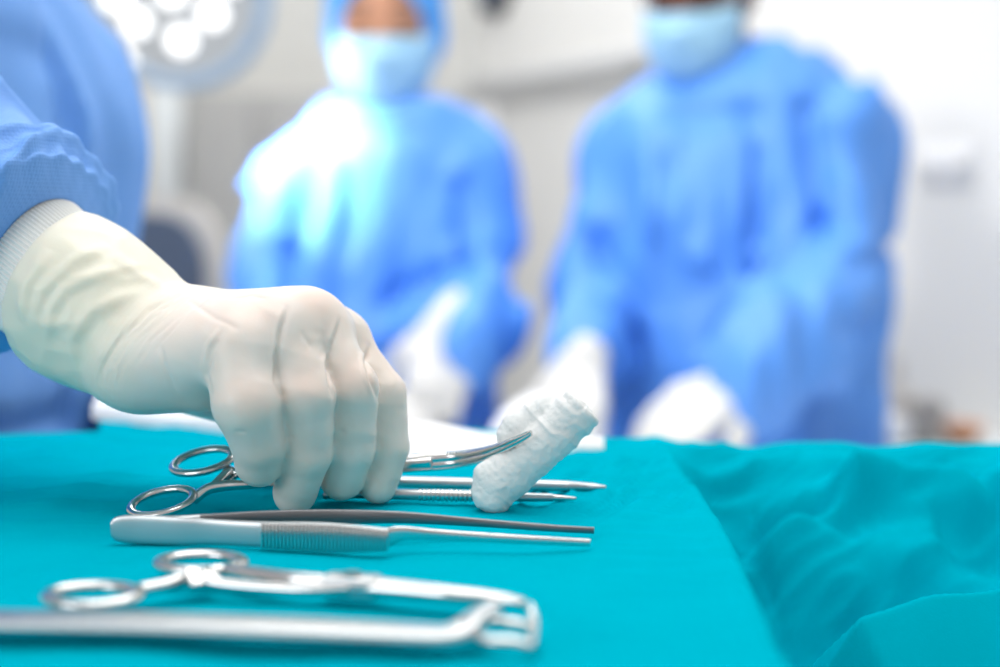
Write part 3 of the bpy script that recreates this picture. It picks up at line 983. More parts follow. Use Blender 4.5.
def glove_detail(v, n):
    s = (v - wr_c) @ g_dir
    w = np.exp(-((s - 0.010) / 0.013) ** 2)
    # bunched rings where the glove is tight at the wrist
    disp = w * (0.00012 * np.sin(s * 3100 + 7 * vnoise(v * 40)) + 0.0003 * vnoise(v * np.array((60, 60, 60))))
    for L, dp, wd in CREASE:
        dq, fade = pdist(v, L)
        disp = disp - dp * fade * np.exp(-(dq / wd) ** 2)
    # long drag lines on the back of the hand
    u = np.clip((s - 0.02) / 0.03, 0, 1)
    Q = v @ np.array(((90, 30, 20), (10, 40, 30), (40, 10, 160)), dtype=np.float32).T
    disp = disp + u * 0.00030 * ridged(Q * 0.45, 2)
    return disp
relax(GL, 3)
def surf(u, v):
    ds = np.arange(0.53, 0.67, 0.0006)
    Pm = np.array([W(u, v, q) for q in ds], dtype=np.float32)
    k = np.argmax(hand(Pm) < 0)
    return Pm[k] if k > 0 else Wd(u, v, 0.6)
def pline(pts, n=5):
    out = []
    for (u0, v0), (u1, v1) in zip(pts, pts[1:]):
        for k in range(n):
            q = k / n
            out.append(surf(u0 + (u1 - u0) * q, v0 + (v1 - v0) * q))
    out.append(surf(*pts[-1]))
    return out
def pdist(v, L):
    best = np.full(len(v), 1e9); par = np.zeros(len(v)); n = len(L) - 1
    for k, (a, b) in enumerate(zip(L, L[1:])):
        ab = b - a
        t = np.clip(((v - a) @ ab) / max(1e-12, float(ab @ ab)), 0, 1)
        q = v - a - t[:, None] * ab
        d2 = (q * q).sum(1)
        m = d2 < best
        best[m] = d2[m]; par[m] = (k + t[m]) / n
    return np.sqrt(best), np.clip(np.minimum(par, 1 - par) * 4.5, 0.0, 1) ** 0.8
CREASE = []          # polyline, depth (negative = ridge), width
for line in ([(288, 306), (281, 328), (275, 356), (275, 383), (283, 400)], [(341, 318), (333, 340), (326, 362), (330, 385), (335, 402)], [(371, 344), (365, 360), (370, 380), (378, 400)]):
    CREASE.append((line, 0.0011, 0.0013))
    CREASE.append(([(u - 4, v) for u, v in line[:4]], -0.0007, 0.0012))
CREASE.append(([(226, 326), (213, 350), (208, 375), (213, 398)], 0.0008, 0.0016))
CREASE.append(([(219, 328), (207, 350), (202, 375)], -0.0007, 0.0014))
for k, (du, dp) in enumerate(((0, 0.0012), (6, 0.0006), (11, 0.0005), (17, 0.0005), (24, 0.0004), (32, 0.0004), (43, 0.0003))):
    rr_ = 1 if k % 2 else -1
    CREASE.append(([(184 + du * 0.8, 290 + (k % 3) * 3), (150 + du, 312 + rr_ * 2), (118 + du, 342), (104 + du, 366 + rr_ * 2), (99 + du * 1.05, 386 + du * 0.25)][(k % 2):5 - (k > 3)], dp, 0.0011 if k else 0.0016))
for line in ([(30, 330), (42, 292), (72, 262), (108, 244)], [(46, 352), (50, 312), (64, 290), (100, 274), (148, 264)], [(76, 374), (72, 340), (92, 310), (150, 286)], [(22, 322), (26, 285), (50, 250)], [(110, 255), (140, 275), (165, 290)]):
    CREASE.append((line, -0.0011, 0.0030))
    CREASE.append(([(u + 7, v + 4) for u, v in line[:-1]], 0.0004, 0.0030))
for line in ([(160, 345), (166, 368), (178, 396)], [(230, 300), (250, 296), (268, 300)], [(188, 300), (215, 318), (240, 330)], [(236, 430), (245, 433)], [(284, 436), (294, 438)], [(338, 432), (346, 430)], [(300, 330), (312, 350)]):
    CREASE.append((line, 0.0005, 0.0012))
CREASE = [(pline(l), dp, wd) for l, dp, wd in CREASE]
displace(GL, glove_detail)
gv = get_v(GL)
s = (gv - wr_c) @ g_dir
m = np.clip((s + 0.004) / 0.03, 0, 1)[:, None]
ivory = np.array((0.81, 0.78, 0.65)); flesh = np.array((0.82, 0.71, 0.63)); pale = np.array((0.81, 0.755, 0.70))
nz = np.clip(0.5 + 0.6 * fbm(gv * 45), 0, 1)[:, None]
tint = ivory * (1 - m) + (flesh * nz + pale * (1 - nz)) * m
# the skin shows pink through the latex at the knuckles
for (p, r) in [((254, 306, 0.573), 0.011), ((312, 300, 0.59), 0.010), ((247, 395, 0.558), 0.010), ((304, 388, 0.568), 0.010), ((352, 380, 0.583), 0.009)]:
    q = gv - Wd(*p); g_ = np.exp(-((q * q).sum(1)) / (r * r))[:, None]
    tint = tint * (1 - 0.45 * g_) + np.array((0.78, 0.57, 0.48)) * 0.45 * g_
set_tint(GL, tint)
link('glove', GL, M_glove, p3)
# rolled bead at the glove's edge
bead_c = Vector(G_AX[0] + g_dir * 0.0095)
gd = Vector(g_dir); ex_ = gd.cross(Vector((0, 0, 1))).normalized(); ey_ = ex_.cross(gd).normalized()

# ------------------------------------------------------------------ instrument table and teal drape
def yb(x):
    y = np.where(x < 0.06, 0.795 + (0.06 - x) * 0.60, 0.795 + 0.008 * np.clip((x - 0.06) / 0.3, 0, 1))
    return y
def seg_ridge(X, Y, a, b, wdt, amp, sharp=1.0):
    ax, ay = a; bx, by = b
    dx, dy = bx - ax, by - ay
    L2 = dx * dx + dy * dy
    t = np.clip(((X - ax) * dx + (Y - ay) * dy) / L2, 0, 1)
    q = np.sqrt((X - ax - t * dx) ** 2 + (Y - ay - t * dy) ** 2)
    fade = np.sin(np.pi * np.clip(t, 0.0, 1.0)) ** 0.5 * 0.7 + 0.3
    return amp * np.exp(-np.abs(q / wdt) ** (2 * sharp)) * fade
def drape_z(X, Y):
    sh = X.shape
    P = np.stack([X.ravel(), Y.ravel(), np.zeros(X.size)], 1)
    z = 0.0008 * fbm(P * 14).reshape(sh)
    z = z + 0.0005 * fbm(P * np.array((30, 60, 1))).reshape(sh)
    # soft folds at far left and behind the hand
    far = np.clip((Y - 0.66) / 0.10, 0, 1)
    z = z + far * (0.0018 * fbm(P * np.array((9, 14, 1)) + 5, 2).reshape(sh))
    z = z + 0.0028 * np.exp(-((Y - 0.60 - 0.25 * (X + 0.2)) / 0.010) ** 2) * np.clip((-0.17 - X) / 0.05, 0, 1)
    z = z + 0.0016 * ridged(P @ np.array(((1, .25, 0), (-.25, 1, 0), (0, 0, 1))).T * np.array((7, 34, 1)) + 2, 2).reshape(sh) * np.clip((-0.12 - X) / 0.08, 0, 1) * np.clip((Y - 0.55) / 0.05, 0, 1)
    # fine creases running up to the far corner
    def wl(u, v): q = onplane(u, v, TZ); return (q.x, q.y)
    m = np.exp(-((X - 0.045) / 0.045) ** 2) * np.clip((Y - 0.58) / 0.05, 0, 1) * np.clip((0.785 - Y) / 0.05, 0, 1)
    Q = P @ np.array(((1, -0.42, 0), (0.42, 1, 0), (0, 0, 1))).T * np.array((150, 16, 1))
    z = z + m * 0.0026 * ridged(Q, 2).reshape(sh)
    for (a, b, w_, am) in (((560, 515), (690, 462), 0.006, 0.0016), ((590, 560), (660, 480), 0.008, 0.0012), ((600, 528), (640, 500), 0.003, 0.0008),
                           ((20, 520), (180, 448), 0.010, 0.002), ((0, 470), (120, 440), 0.012, 0.003), ((240, 560), (0, 590), 0.010, 0.0012)):
        z = z + seg_ridge(X, Y, wl(*a), wl(*b), w_, am)
    # right of the table edge the cloth sinks into slack between two tables
    edge = 0.0770 + 0.010 * np.clip((Y - 0.40) / 0.36, 0, 1.2) + 0.0025 * np.sin(Y * 14)
    rise = np.clip((Y - 0.56) / 0.235, 0, 1); rise = rise * rise * (3 - 2 * rise)
    zr = -0.165 + 0.163 * rise - 0.035 * np.clip((0.56 - Y) / 0.2, 0, 1)
    zr0 = zr
    # broad swells and pleats of the slack cloth
    def wz(u, v, z_):
        for dd in np.arange(0.36, 0.80, 0.002):       # where the sight line meets the slack cloth
            k_ = min(1, max(0, (dd - 0.56) / 0.235)); k_ = k_ * k_ * (3 - 2 * k_)
            zb = -0.165 + 0.163 * k_
            if (0.118 - zb) * FPX / dd < v - HOR: break
        return ((u - 500) / FPX * dd, dd)
    for (a, b, w_, am) in (((735, 470, -.02), (1000, 452, -.005), 0.016, -0.004),
                           ((700, 505, -.04), (860, 515, -.05), 0.016, -0.018),
                           ((760, 500, -.04), (1020, 492, -.03), 0.008, 0.014),
                           ((870, 505, -.04), (760, 590, -.07), 0.009, 0.016),
                           ((700, 560, -.06), (880, 530, -.06), 0.014, -0.010),
                           
                           ((985, 450, 0.0), (900, 500, -.03), 0.014, -0.010),
                           ((940, 540, -.06), (1040, 560, -.06), 0.016, -0.010),
                           ((800, 512, 0), (745, 556, 0), 0.0045, 0.0045), ((872, 503, 0), (806, 545, 0), 0.005, 0.006), ((955, 470, 0), (1010, 520, 0), 0.006, -0.006),
                           ((715, 520, 0), (775, 546, 0), 0.0045, -0.005), ((905, 520, 0), (1010, 508, 0), 0.005, 0.005), ((760, 575, 0), (850, 560, 0), 0.006, 0.005),
                           ((700, 480, 0), (790, 470, 0), 0.005, -0.005), ((830, 462, 0), (930, 480, 0), 0.006, 0.005),
                           ((780, 620, -.08), (960, 560, -.06), 0.020, 0.012)):
        zr = zr + seg_ridge(X, Y, wz(*a), wz(*b), w_, am)
    zr = zr0 + 1.25 * (zr - zr0) * np.clip((0.80 - Y) / 0.05, 0, 1)
    zr = zr + 0.0060 * fbm(P * np.array((16, 22, 1)) + 3, 3).reshape(sh) * np.clip((0.785 - Y) / 0.08, 0.1, 1)
    zr = zr + 0.0030 * ridged(P @ np.array(((1, .5, 0), (-.5, 1, 0), (0, 0, 1))).T * np.array((20, 60, 1)), 2).reshape(sh)
    # a raised fold in the right foreground
    A0 = onplane(860, 622, TZ - .030); B0 = onplane(1010, 584, TZ - .022)
    dx, dy = B0[0] - A0[0], B0[1] - A0[1]; Ln = math.hypot(dx, dy); nx, ny = -dy / Ln, dx / Ln
    al = ((X - A0[0]) * dx + (Y - A0[1]) * dy) / Ln / Ln
    ac = (X - A0[0]) * nx + (Y - A0[1]) * ny
    crest = -0.028 + 0.010 * np.clip(al, -1, 2.5) - 0.07 * np.clip(-al, 0, 1)
    bumpz = crest - np.where(ac > 0, 0.9 * ac + 0.0, -0.95 * ac) - 0.002
    bumpz = bumpz + 0.003 * fbm(P * np.array((26, 14, 1)), 2).reshape(sh)
    k = 0.016
    h = np.maximum(k - np.abs(zr - bumpz), 0) / k
    zr = np.maximum(zr, bumpz) + h * h * k * 0.25
    back = np.clip((Y - 0.785) / 0.02, 0, 1)
    zr = zr * (1 - back) + (-0.001 + 0.004 * fbm(P * np.array((14, 1, 1))).reshape(sh)) * back
    t = np.clip((X - edge) / 0.024, 0, 1); t = t * t * (3 - 2 * t)
    zz = z * (1 - t) + zr * t
    zz = zz + 0.0015 * np.exp(-((X - edge + 0.002) / 0.006) ** 2)
    return zz
def zt_at(x, y):
    return float(drape_z(np.array([[x]], dtype=float), np.array([[y]], dtype=float))[0, 0]) + TZ
nx, ny = 620, 380
xs = np.linspace(-0.62, 0.60, nx)
X = np.repeat(xs[:, None], ny, 1)
t = np.linspace(0, 1, ny)[None, :]
Y = 0.31 + t * (yb(X) - 0.31)
xl = np.where(Y < 0.822, -0.62, -0.222 - (Y - 0.825) * 0.27)      # cut-out where the surgeon stands
X = np.maximum(X, xl)
Zs = drape_z(X, Y) + TZ
# hem rows rounded over the border and hanging down
rows = []
GX, GY, GZ = X.copy(), Y.copy(), Zs.copy()
def hang(gx, gy, gz, ox, oy):
    L = []
    for k, (o, dz) in enumerate(((0.004, -0.001), (0.008, -0.005), (0.0095, -0.012), (0.010, -0.05), (0.014, -0.20), (0.018, -0.34))):
        L.append((gx + ox * (o + 0.004 * np.sin((gx + gy) * 40) * (k > 3)), gy + oy * (o + 0.004 * np.sin((gx + gy) * 40) * (k > 3)), gz + dz))
    return L
for (gx, gy, gz) in hang(X[:, -1], Y[:, -1], Zs[:, -1], 0, 1):
    GX = np.concatenate([GX, gx[:, None]], 1); GY = np.concatenate([GY, gy[:, None]], 1); GZ = np.concatenate([GZ, gz[:, None]], 1)
for (gx, gy, gz) in hang(X[:, 0], Y[:, 0], Zs[:, 0], 0, -1):
    GX = np.concatenate([gx[:, None], GX], 1); GY = np.concatenate([gy[:, None], GY], 1); GZ = np.concatenate([gz[:, None], GZ], 1)
n0, n1 = GX.shape
V = np.stack([GX.ravel(), GY.ravel(), GZ.ravel()], 1)
I = np.arange(n0 * n1).reshape(n0, n1)
F = np.stack([I[:-1, :-1].ravel(), I[1:, :-1].ravel(), I[1:, 1:].ravel(), I[:-1, 1:].ravel()], 1)
dm = np_mesh('surgical_drape', V, F)
dr = link('surgical_drape', dm, M_drape)
tag(dr, 'large teal surgical drape spread under the instruments, bunched at right', 'drape')
tbl = empty('instrument_table', (-0.27, 0.6, 0))
tag(tbl, 'instrument table hidden under the teal drape', 'table')
bm = bmesh.new(); add_box(bm, (-0.26, 0.545, TZ - 0.024), 0.64, 0.44, 0.026, bev=0.006); finish(bm, 'tabletop', M_rail, tbl)
for sx in (-0.55, 0.03):
    for sy in (0.36, 0.73):
        bm = bmesh.new(); add_cyl(bm, (sx, sy, 0), (sx, sy, TZ - 0.037), 0.014); finish(bm, 'leg', M_rail, tbl)

# white sheet lying just beyond the drape
def sheet_strip():
    z = TZ + 0.004
    back = [onplane(u, v, z) for u, v in ((98, 396), (250, 409), (420, 424), (604, 441))]
    front = [onplane(u, v, z) for u, v in ((92, 409), (250, 428), (405, 454), (480, 453), (604, 443))]
    B_ = [p[0] for p in spline([(p,) for p in back], 100)]
    F_ = [p[0] for p in spline([(p,) for p in front], 100)]
    bm = bmesh.new(); rows = []
    for i, (b, f) in enumerate(zip(B_, F_)):
        dirv = (b - f); dirv.z = 0; dirv.normalize()
        row = [bm.verts.new(f - dirv * 0.001 - Vector((0, 0, 0.006)))]
        for j in range(31):
            q = j / 30
            p = f.lerp(b, q)
            p.z = z + 0.0010 * math.sin(i * 0.35 + j * 0.3) + 0.0016 * math.sin(q * math.pi) + 0.0008 * math.sin(i * 0.13)
            row.append(bm.verts.new(p))
        for o, dz in ((0.012, -0.003), (0.02, -0.012), (0.024, -0.05), (0.03, -0.30)):
            row.append(bm.verts.new(b + dirv * o + Vector((0, 0, dz))))
        rows.append(row)
    for A_, C_ in zip(rows, rows[1:]):
        for j in range(len(A_) - 1): bm.faces.new((A_[j], C_[j], C_[j + 1], A_[j + 1]))
    o = finish(bm, 'white_sheet', M_white)
    tag(o, 'bright white sheet lying on the far edge of the teal drape', 'sheet')
sheet_strip()

# ------------------------------------------------------------------ instruments
def local_ring_clamp(name, label, cat, C1, C2, T, up, ringr, wire, jaws, boxf=0.62, group=None, curve=0.0, ratchet=True):
    """ring-handled clamp. C1, C2 ring centres, T tip, up = normal of the instrument's plane"""
    Mid = (C1 + C2) / 2
    root = empty(name, Mid)
    tag(root, label, cat, group)
    ax = (T - Mid).normalized()
    L = (T - Mid).length
    BOX = Mid.lerp(T, boxf)
    for (C, O, s) in ((C1, C2, 1), (C2, C1, -1)):
        lat = (C - Mid); lat = (lat - ax * lat.dot(ax)).normalized()
        bm = bmesh.new()
        # arm from ring to box: leaves the inner side of the ring
        ex = (BOX - C).normalized()
        start = C + ex * ringr * 1.02
        m1 = C + ex * (ringr * 1.7) - lat * ringr * 0.12
        m2 = Mid.lerp(BOX, 0.48) + lat * 0.0045
        m3 = BOX + lat * 0.0022
        zo = up * (0.0008 * s)
        sweep(bm, [(start - ex * 0.001, wire * 1.5, wire), (m1, wire * 1.15, wire * 0.95), (m2 + zo, wire * 0.95, wire * 0.85), (m3 + zo, wire * 1.3, wire * 1.1)], up=up, n=36, seg=12, power=2.4)
        finish(bm, 'shank', M_steel, root)
        bm = bmesh.new(); ringtube(bm, C, ax, up.cross(ax).normalized(), ringr * 1.12, ringr * 0.92, wire * 0.95); finish(bm, 'finger_ring', M_steel, root)
        if ratchet:
            rp = Mid.lerp(BOX, 0.24)
            bm = bmesh.new()
            st = C + ex * (ringr * 1.75)
            en = Mid + ax * ((st - Mid).dot(ax)) + up * 0.0012 * s
            R_ = Matrix((ax, up.cross(ax).normalized(), up)).transposed()
            cc = (st + en) / 2
            ln = (st - en).length
            add_box(bm, cc, 0.0045, ln, 0.0022, R_, bev=0.0005)
            for k in range(4):
                add_box(bm, en + (st - en) * (0.1 + 0.15 * k) + up * 0.0013 * s, 0.0045, 0.0007, 0.0012, R_)
            finish(bm, 'ratchet', M_steel, root, angle=40)
        bm = bmesh.new()
        lj = s * jaws[0]
        pl = up.cross(ax).normalized()
        pts = []
        for k in range(6):
            q = k / 5
            bend = up * curve * q * q
            w = jaws[1] * (1 - q) + jaws[2] * q
            pts.append((BOX.lerp(T, q) + pl * (lj * (0.9 - 0.1 * q)) * (1 if True else 0) + bend - up * curve * q, w, w * 0.95))
        sweep(bm, pts, up=up, n=40, seg=12, power=2.6)
        # serrations on the inner face
        for k in range(34):
            q = 0.30 + 0.66 * k / 33
            pp = BOX.lerp(T, q) + up * (curve * q * q - curve * q)
            wq = jaws[1] * (1 - q) + jaws[2] * q
            add_box(bm, pp + up * wq * 0.9 + pl * lj * 0.35, 0.0006, 0.0010, 0.0006, Matrix((ax, pl, up)).transposed())
        finish(bm, 'jaw', M_steel, root, angle=50)
    # box lock with its screw
    bm = bmesh.new()
    R_ = Matrix((ax, up.cross(ax).normalized(), up)).transposed()
    add_box(bm, BOX, 0.017, 0.0085, 0.0052, R_, bev=0.0012)
    bl = finish(bm, 'box_lock', M_steel, root, angle=50)
    bm = bmesh.new(); add_cyl(bm, BOX + up * 0.0020, BOX + up * 0.0031, 0.0024, seg=20)
    o = finish(bm, 'pivot_pin', M_satin, bl, angle=40); o.location = (0, 0, 0)
    return root

# held clamp
C2 = W(162, 502, 0.592); C1 = W(203, 461, 0.622)
TIP = W(531, 433, 0.5925)
Mid = (C1 + C2) / 2
ax = (TIP - Mid).normalized(); latv = (C1 - C2); latv = (latv - ax * latv.dot(ax)).normalized()
UP = ax.cross(latv).normalized()
if UP.z < 0: UP = -UP
# in the photo the jaws sweep upwards: straight line first, curve near the tip
def held_clamp():
    root = empty('hemostat', Mid)
    tag(root, 'polished curved clamp held in the gloved hand, gripping a gauze roll', 'surgical clamp')
    BOX = W(404, 464, 0.6255)
    JT = TIP
    for (C, s) in ((C1, 1), (C2, -1)):
        ex = (BOX - C).normalized()
        bm = bmesh.new()
        if s == 1:
            P_ = [(C + W(226, 469, 0.618) - C, 0.0021, 0.0019), (W(243, 474, 0.614), 0.0020, 0.0018), (W(275, 476, 0.612), 0.0018, 0.0017), (W(330, 472, 0.6200), 0.0018, 0.0018), (W(385, 465, 0.6255), 0.0024, 0.0022), (BOX + latv * 0.001, 0.0030, 0.0026)]
        else:
            P_ = [(W(193, 500, 0.594), 0.0023, 0.0021), (W(206, 490, 0.597), 0.0024, 0.0021), (W(222, 486, 0.598), 0.0024, 0.0021), (W(255, 484, 0.598), 0.0018, 0.0018), (W(300, 479, 0.607), 0.0018, 0.0018), (W(350, 471, 0.6190), 0.0020, 0.0020), (BOX - latv * 0.001, 0.0030, 0.0026)]
        sweep(bm, P_, up=UP, n=60, seg=14, power=2.3)
        finish(bm, 'shank', M_steel, root)
        bm = bmesh.new(); ringtube(bm, C, ax, latv, 0.0127, 0.0104, 0.0017, 64, 12); finish(bm, 'finger_ring', M_steel, root)
        bm = bmesh.new()
        R_ = Matrix((ax, latv, UP)).transposed()
        if s == 1: st, en = W(236, 472, 0.615), W(222, 483, 0.604)
        else: st, en = W(214, 488, 0.598), W(228, 474, 0.609)
        dlt = (en - st); Rr = Matrix((dlt.normalized().cross(UP), dlt.normalized(), UP)).transposed()
        add_box(bm, (st + en) / 2 - UP * 0.0008 * s, 0.0042, dlt.length + 0.003, 0.0022, Rr, bev=0.0005)
        for k in range(4):
            add_box(bm, st.lerp(en, 0.45 + 0.14 * k) + UP * 0.0006, 0.0042, 0.0007, 0.0016, Rr)
        finish(bm, 'ratchet', M_steel, root, angle=40)
        bm = bmesh.new()
        o = latv * (0.0013 * s)
        vo = Vector((0, 0, 0.0013 * s))
        J = [(BOX + o * .5, 0.0032, 0.0031), (W(430, 462, 0.6235) + vo, 0.0027, 0.0026), (W(462, 459, 0.6200) + vo, 0.0023, 0.0022), (W(492, 452, 0.6060) + vo * .85, 0.0019, 0.0017),
             (W(514, 442.5, 0.5970) + vo * .6, 0.0014, 0.0012), (TIP + vo * .3, 0.0009, 0.0008)]
        sweep(bm, J, up=Vector((0, 0, 1)), n=60, seg=14, power=2.3)
        S = spline(J, 110)
        if s == 1:
            for i in range(34, 104, 1):
                p_, (w_, h_) = S[i]
                if i % 2 == 0:
                    add_box(bm, p_ + Vector((0, -w_ * 0.35, h_ * 0.94)), 0.0007, w_ * 1.0, 0.0008)
        finish(bm, 'jaw', M_steel, root, angle=50)
    bm = bmesh.new()
    jd = (W(430, 461.5, 0.6235) - BOX).normalized()
    R_ = Matrix((jd, UP.cross(jd).normalized(), UP)).transposed()
    add_box(bm, BOX + jd * 0.004, 0.018, 0.0078, 0.0056, R_, bev=0.0016)
    finish(bm, 'box_lock', M_steel, root, angle=50)
held_clamp()

# gauze roll in the jaws
def gauze():
    a = Wd(494, 492, 0.603); b = Wd(569, 420, 0.605)
    axis = b - a; L = float(np.linalg.norm(axis)); axis = axis / L
    def f(P):
        P = P.astype(np.float32)
        s = (P - a) @ axis
        main = cap(P, a, b, 0.0078, 0.0082)
        end = smax(cap(P, a, Wd(592, 398, 0.604), 0.0078, 0.0092), s - (L + 0.0078), 0.0012)
        d = smin(main, end, 0.003)
        back = cap(P, Wd(521, 431, 0.612), Wd(554, 412, 0.612), 0.0074, 0.0052)       # loose fold behind the jaws
        back = smin(back, cap(P, Wd(512, 440, 0.609), Wd(545, 412, 0.609), 0.005, 0.006), 0.006)
        d = smin(d, back, 0.0020)
        d = smin(d, cap(P, Wd(485, 475, 0.604), Wd(500, 470, 0.604), 0.0040, 0.005), 0.006)
        return d - 0.0003 * vnoise(P * 80)
    me = nets('gauze_roll', f, (W(455, 0, .6).x, 0.58, W(0, 530, .6).z), (W(605, 0, .62).x, 0.635, W(0, 380, .62).z), 0.0007)
    def dsp(v, n):
        q = (v - a)
        sp = np.cross(q, axis)
        al = q @ axis
        ang = np.arctan2(sp[:, 1], sp[:, 0] * 0.7 + sp[:, 2] * 0.7)
        Q = np.stack([al * 330 + ang * 1.6, ang * 1.4, al * 40], 1)
        return 0.00055 * ridged(Q * 0.55, 3) + 0.0002 * ridged(v * 420, 2)
    displace(me, dsp)
    o = link('gauze_roll', me, M_gauze)
    tag(o, 'rolled white gauze swab pinched in the tip of the held clamp', 'gauze')
gauze()

# tissue forceps lying in front of the fingertips
def P0(u, v, h=0.0):
    """a point h above the table whose image is (u, v)"""
    return onplane(u, v, TZ + h)
def tissue_forceps():
    root = empty('tissue_forceps', P0(120, 541))
    tag(root, 'steel thumb forceps with ribbed grip lying right in front of the fingertips', 'forceps')
    hh = 0.0046
    up = Vector((0, 0.02, 1.0)).normalized()
    # near leg: leaf, grip, thin nose
    def strip(name, ctrl, m, par=root, power=3.5, n=80):
        bm = bmesh.new(); sweep(bm, ctrl, up=up, n=n, seg=20, power=power); return finish(bm, name, m, par, angle=60)
    z0 = hh + 0.0012
    near = [(P0(111, 529, z0), 0.0006, 0.0026), (P0(118, 529, z0), 0.0008, 0.0046), (P0(140, 529.5, z0), 0.0008, 0.0054), (P0(178, 531, z0), 0.0008, 0.0052), (P0(212, 532, z0), 0.0009, 0.0047),
            (P0(262, 534.5, z0), 0.0011, 0.0047), (P0(325, 537, z0), 0.0012, 0.0052), (P0(388, 539.5, z0), 0.0011, 0.0040)]
    strip('leg', near, M_satin)
    nose = [(P0(384, 539, z0), 0.0010, 0.0039), (P0(402, 533.5, z0 + .001), 0.0010, 0.0026), (P0(440, 535, z0), 0.0010, 0.0019), (P0(510, 539, z0 - .001), 0.0010, 0.0016), (P0(570, 542, 0.0035), 0.0009, 0.0014), (P0(590, 543, 0.0032), 0.0008, 0.0013)]
    strip('nose', nose, M_steel)
    off = 0.0085
    far = [(P0(200, 520, z0 + .003), 0.0010, 0.0020), (P0(260, 518, z0 + .003), 0.0011, 0.0026), (P0(330, 517, z0 + .003), 0.0012, 0.0028), (P0(400, 517.5, z0 + .003), 0.0012, 0.0022), (P0(470, 522, z0), 0.0011, 0.0016), (P0(550, 528, 0.0042), 0.0010, 0.0013), (P0(594, 530.5, 0.0032), 0.0008, 0.0012)]
    strip('leg', far, M_dark)
    # joined spring end wraps both legs
    bk = Vector((0, 0.0022, 0))
    strip('spring_end', [(P0(114, 529, z0) + bk * .5, 0.0012, 0.0024), (P0(135, 529, z0) + bk, 0.0020, 0.0046), (P0(170, 529.5, z0) + bk, 0.0022, 0.0046), (P0(205, 526, z0 + .001) + bk, 0.0018, 0.0040), (P0(222, 522, z0 + .002) + bk, 0.0012, 0.0028)], M_satin, n=40)
    # ribbed finger grip
    bm = bmesh.new()
    for k in range(35):
        q = k / 34
        u_ = 263 + 124 * q
        v_ = 534.6 + 4.9 * q
        c = P0(u_, v_, z0) + Vector((0, -0.0014, -0.0002))
        h_ = 0.0046 + 0.0005 * math.sin(q * 3) - 0.0008 * max(0, q - 0.6) / 0.4
        R_ = Matrix((Vector((1, 0, 0)), up.cross(Vector((1, 0, 0))).normalized(), up)).transposed()
        add_box(bm, c, 0.00100, 0.0026, h_ * 2, R_, bev=0.00032)
    finish(bm, 'ribbed_grip', M_steel, root, smooth=True)
tissue_forceps()

# two thin instruments further back
def probe(name, label, cat, ctrl, tipctrl, m1, m2, groove=None):
    root = empty(name, ctrl[0][0])
    tag(root, label, cat)
    bm = bmesh.new(); sweep(bm, ctrl, n=60, seg=14, power=2.6); finish(bm, 'handle', m1, root)
    bm = bmesh.new(); sweep(bm, tipctrl, n=20, seg=14, power=2.4); finish(bm, 'tip', m2, root)
    if groove:
        bm = bmesh.new()
        for k in range(12):
            q = groove[0].lerp(groove[1], k / 11)
            add_cyl(bm, q - Vector((0.0004, 0, 0)), q + Vector((0.0004, 0, 0)), 0.0027, seg=16)
        finish(bm, 'grip_ring', m2, root, angle=40)
probe('scalpel_handle', 'slim grey handle behind the gauze roll, upper of the two thin instruments', 'scalpel handle',
      [(P0(250, 478, .004), 0.003, 0.0022), (P0(400, 482, .004), 0.0030, 0.0024), (P0(520, 485, .004), 0.0030, 0.0024), (P0(572, 486.5, .004), 0.0026, 0.0022)],
      [(P0(570, 486.5, .004), 0.0026, 0.0022), (P0(592, 487, .0048), 0.0022, 0.0016), (P0(606, 487.5, .0048), 0.0006, 0.0008)], M_satin, M_satin)
probe('dissecting_probe', 'thin probe with dark shaft and pale tip behind the fingertips', 'probe',
      [(P0(325, 496, .0045), 0.0014, 0.0014), (P0(345, 493.5, .0045), 0.0024, 0.0020), (P0(440, 495, .004), 0.0026, 0.0022), (P0(510, 497, .0036), 0.0022, 0.0019), (P0(553, 497.5, .0034), 0.0018, 0.0016)],
      [(P0(552, 497.5, .0034), 0.0016, 0.0014), (P0(565, 498, .0030), 0.0011, 0.0010), (P0(576, 498.5, .0026), 0.0005, 0.0006)], M_satin, M_steel,
      (P0(420, 494.8, .004), P0(470, 496, .004)))

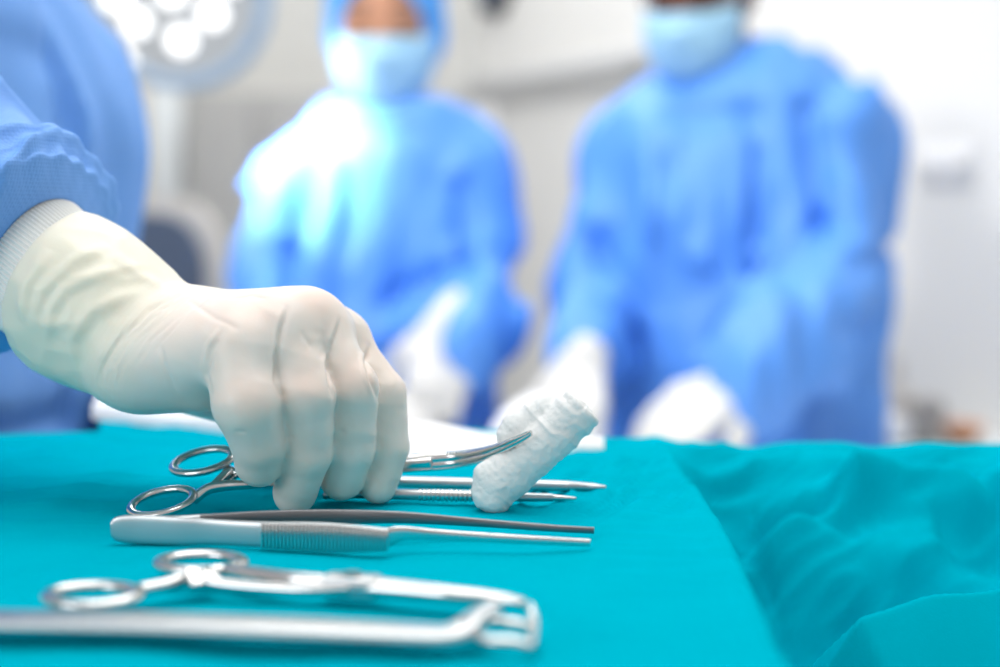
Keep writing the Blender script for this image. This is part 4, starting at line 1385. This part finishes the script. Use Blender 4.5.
# blurred clamp in front
Ca = P0(201, 563, 0.006); Cb = P0(93, 596, 0.006)
T2 = P0(524, 604, 0.005)
def front_clamp():
    root = empty('hemostat', (Ca + Cb) / 2 - Vector((0, 0, 0.006)))
    tag(root, 'blurred ring-handled clamp lying in front of the ribbed forceps', 'surgical clamp')
    up = Vector((0, 0, 1))
    axx = (T2 - (Ca + Cb) / 2).normalized(); lt = up.cross(axx).normalized()
    BOX = P0(352, 586, 0.006)
    arm1 = [(P0(226, 569, 0.006), 0.0022, 0.0020), (P0(245, 574, 0.006), 0.0030, 0.0026), (P0(290, 580, 0.007), 0.0026, 0.0026), (P0(325, 583, 0.007), 0.0026, 0.0026), (BOX, 0.0040, 0.0030)]
    arm2 = [(P0(140, 590, 0.006), 0.0024, 0.0020), (P0(165, 585, 0.006), 0.0024, 0.0020), (P0(190, 580, 0.006), 0.0026, 0.0024), (P0(235, 586, 0.005), 0.0022, 0.0020), (P0(300, 590, 0.005), 0.0022, 0.0020), (BOX - Vector((0, 0.002, 0)), 0.0036, 0.0028)]
    for arm, C in ((arm1, Ca), (arm2, Cb)):
        bm = bmesh.new(); sweep(bm, arm, n=50, seg=14, power=2.4); finish(bm, 'shank', M_steel, root)
        bm = bmesh.new(); ringtube(bm, C, axx, lt, 0.0135 if C is Ca else 0.0132, 0.0115, 0.0021, 56, 12); finish(bm, 'finger_ring', M_steel, root)
        s = 1 if C is Ca else -1
        bm = bmesh.new()
        sweep(bm, [(BOX + lt * 0.0015 * s, 0.0034, 0.0028), (P0(400, 590, 0.006) + lt * .0016 * s, 0.0026, 0.0026), (P0(450, 595, 0.006) + lt * .0014 * s, 0.0022, 0.0024), (P0(500, 600, 0.005) + lt * .001 * s, 0.0017, 0.002), (T2 + lt * .0006 * s, 0.001, 0.0014)], n=40, seg=14, power=2.4)
        finish(bm, 'jaw', M_steel, root)
        bm = bmesh.new()
        st = P0(205, 573, 0.007) if s == 1 else P0(196, 583, 0.006)
        en = P0(212, 580, 0.006) if s == 1 else P0(192, 575, 0.008)
        dl = en - st; Rr = Matrix((dl.normalized().cross(up).normalized(), dl.normalized(), up.cross(Vector((0, 0, 0))) if False else dl.normalized().cross(up).normalized().cross(dl.normalized()))).transposed()
        add_box(bm, (st + en) / 2, 0.005, dl.length + 0.004, 0.003, Rr, bev=0.0008); finish(bm, 'ratchet', M_steel, root, angle=40)
    bm = bmesh.new()
    R_ = Matrix((axx, lt, up)).transposed()
    add_box(bm, BOX, 0.018, 0.010, 0.0066, R_, bev=0.0016); bl = finish(bm, 'box_lock', M_satin, root, angle=50)
    bm = bmesh.new(); add_cyl(bm, BOX + up * 0.003, BOX + up * 0.0042, 0.003); o = finish(bm, 'pivot_pin', M_steel, bl, angle=40); o.location = (0, 0, 0)
front_clamp()

# nearest instrument: retractor with bent blade and forked end
def retractor():
    root = empty('retractor', P0(-40, 628))
    tag(root, 'heavily blurred broad steel retractor with bent end, nearest the camera', 'retractor')
    bm = bmesh.new()
    sweep(bm, [(P0(-120, 618, .006), 0.0078, 0.0020), (P0(0, 621, .006), 0.0078, 0.0020), (P0(150, 624, .006), 0.0080, 0.0021), (P0(300, 629, .006), 0.0080, 0.0021), (P0(410, 634, .006), 0.0070, 0.0020),
               (P0(446, 635, .006), 0.0062, 0.0020), (P0(464, 629, .007), 0.0050, 0.0022), (P0(480, 615, .010), 0.0036, 0.0018), (P0(498, 606, .012), 0.0030, 0.0016)], n=90, seg=16, power=3.0)
    finish(bm, 'handle', M_satin, root)
    for (v0, v1) in ((622, 628), (640, 647)):
        bm = bmesh.new()
        sweep(bm, [(P0(468, 628, .006), 0.0018, 0.0014), (P0(486, v0, .006), 0.0018, 0.0015), (P0(515, (v0 + v1) / 2 - 1, .006), 0.0017, 0.0015), (P0(532, v1, .005), 0.0012, 0.0012)], n=30, seg=12)
        finish(bm, 'prong', M_steel, root)
    bm = bmesh.new()
    sweep(bm, [(P0(530, 606, .008), 0.0010, 0.0012), (P0(534, 622, .006), 0.0014, 0.0014), (P0(532, 645, .005), 0.0010, 0.0012)], n=20, seg=12)
    finish(bm, 'crossbar', M_steel, root)
retractor()
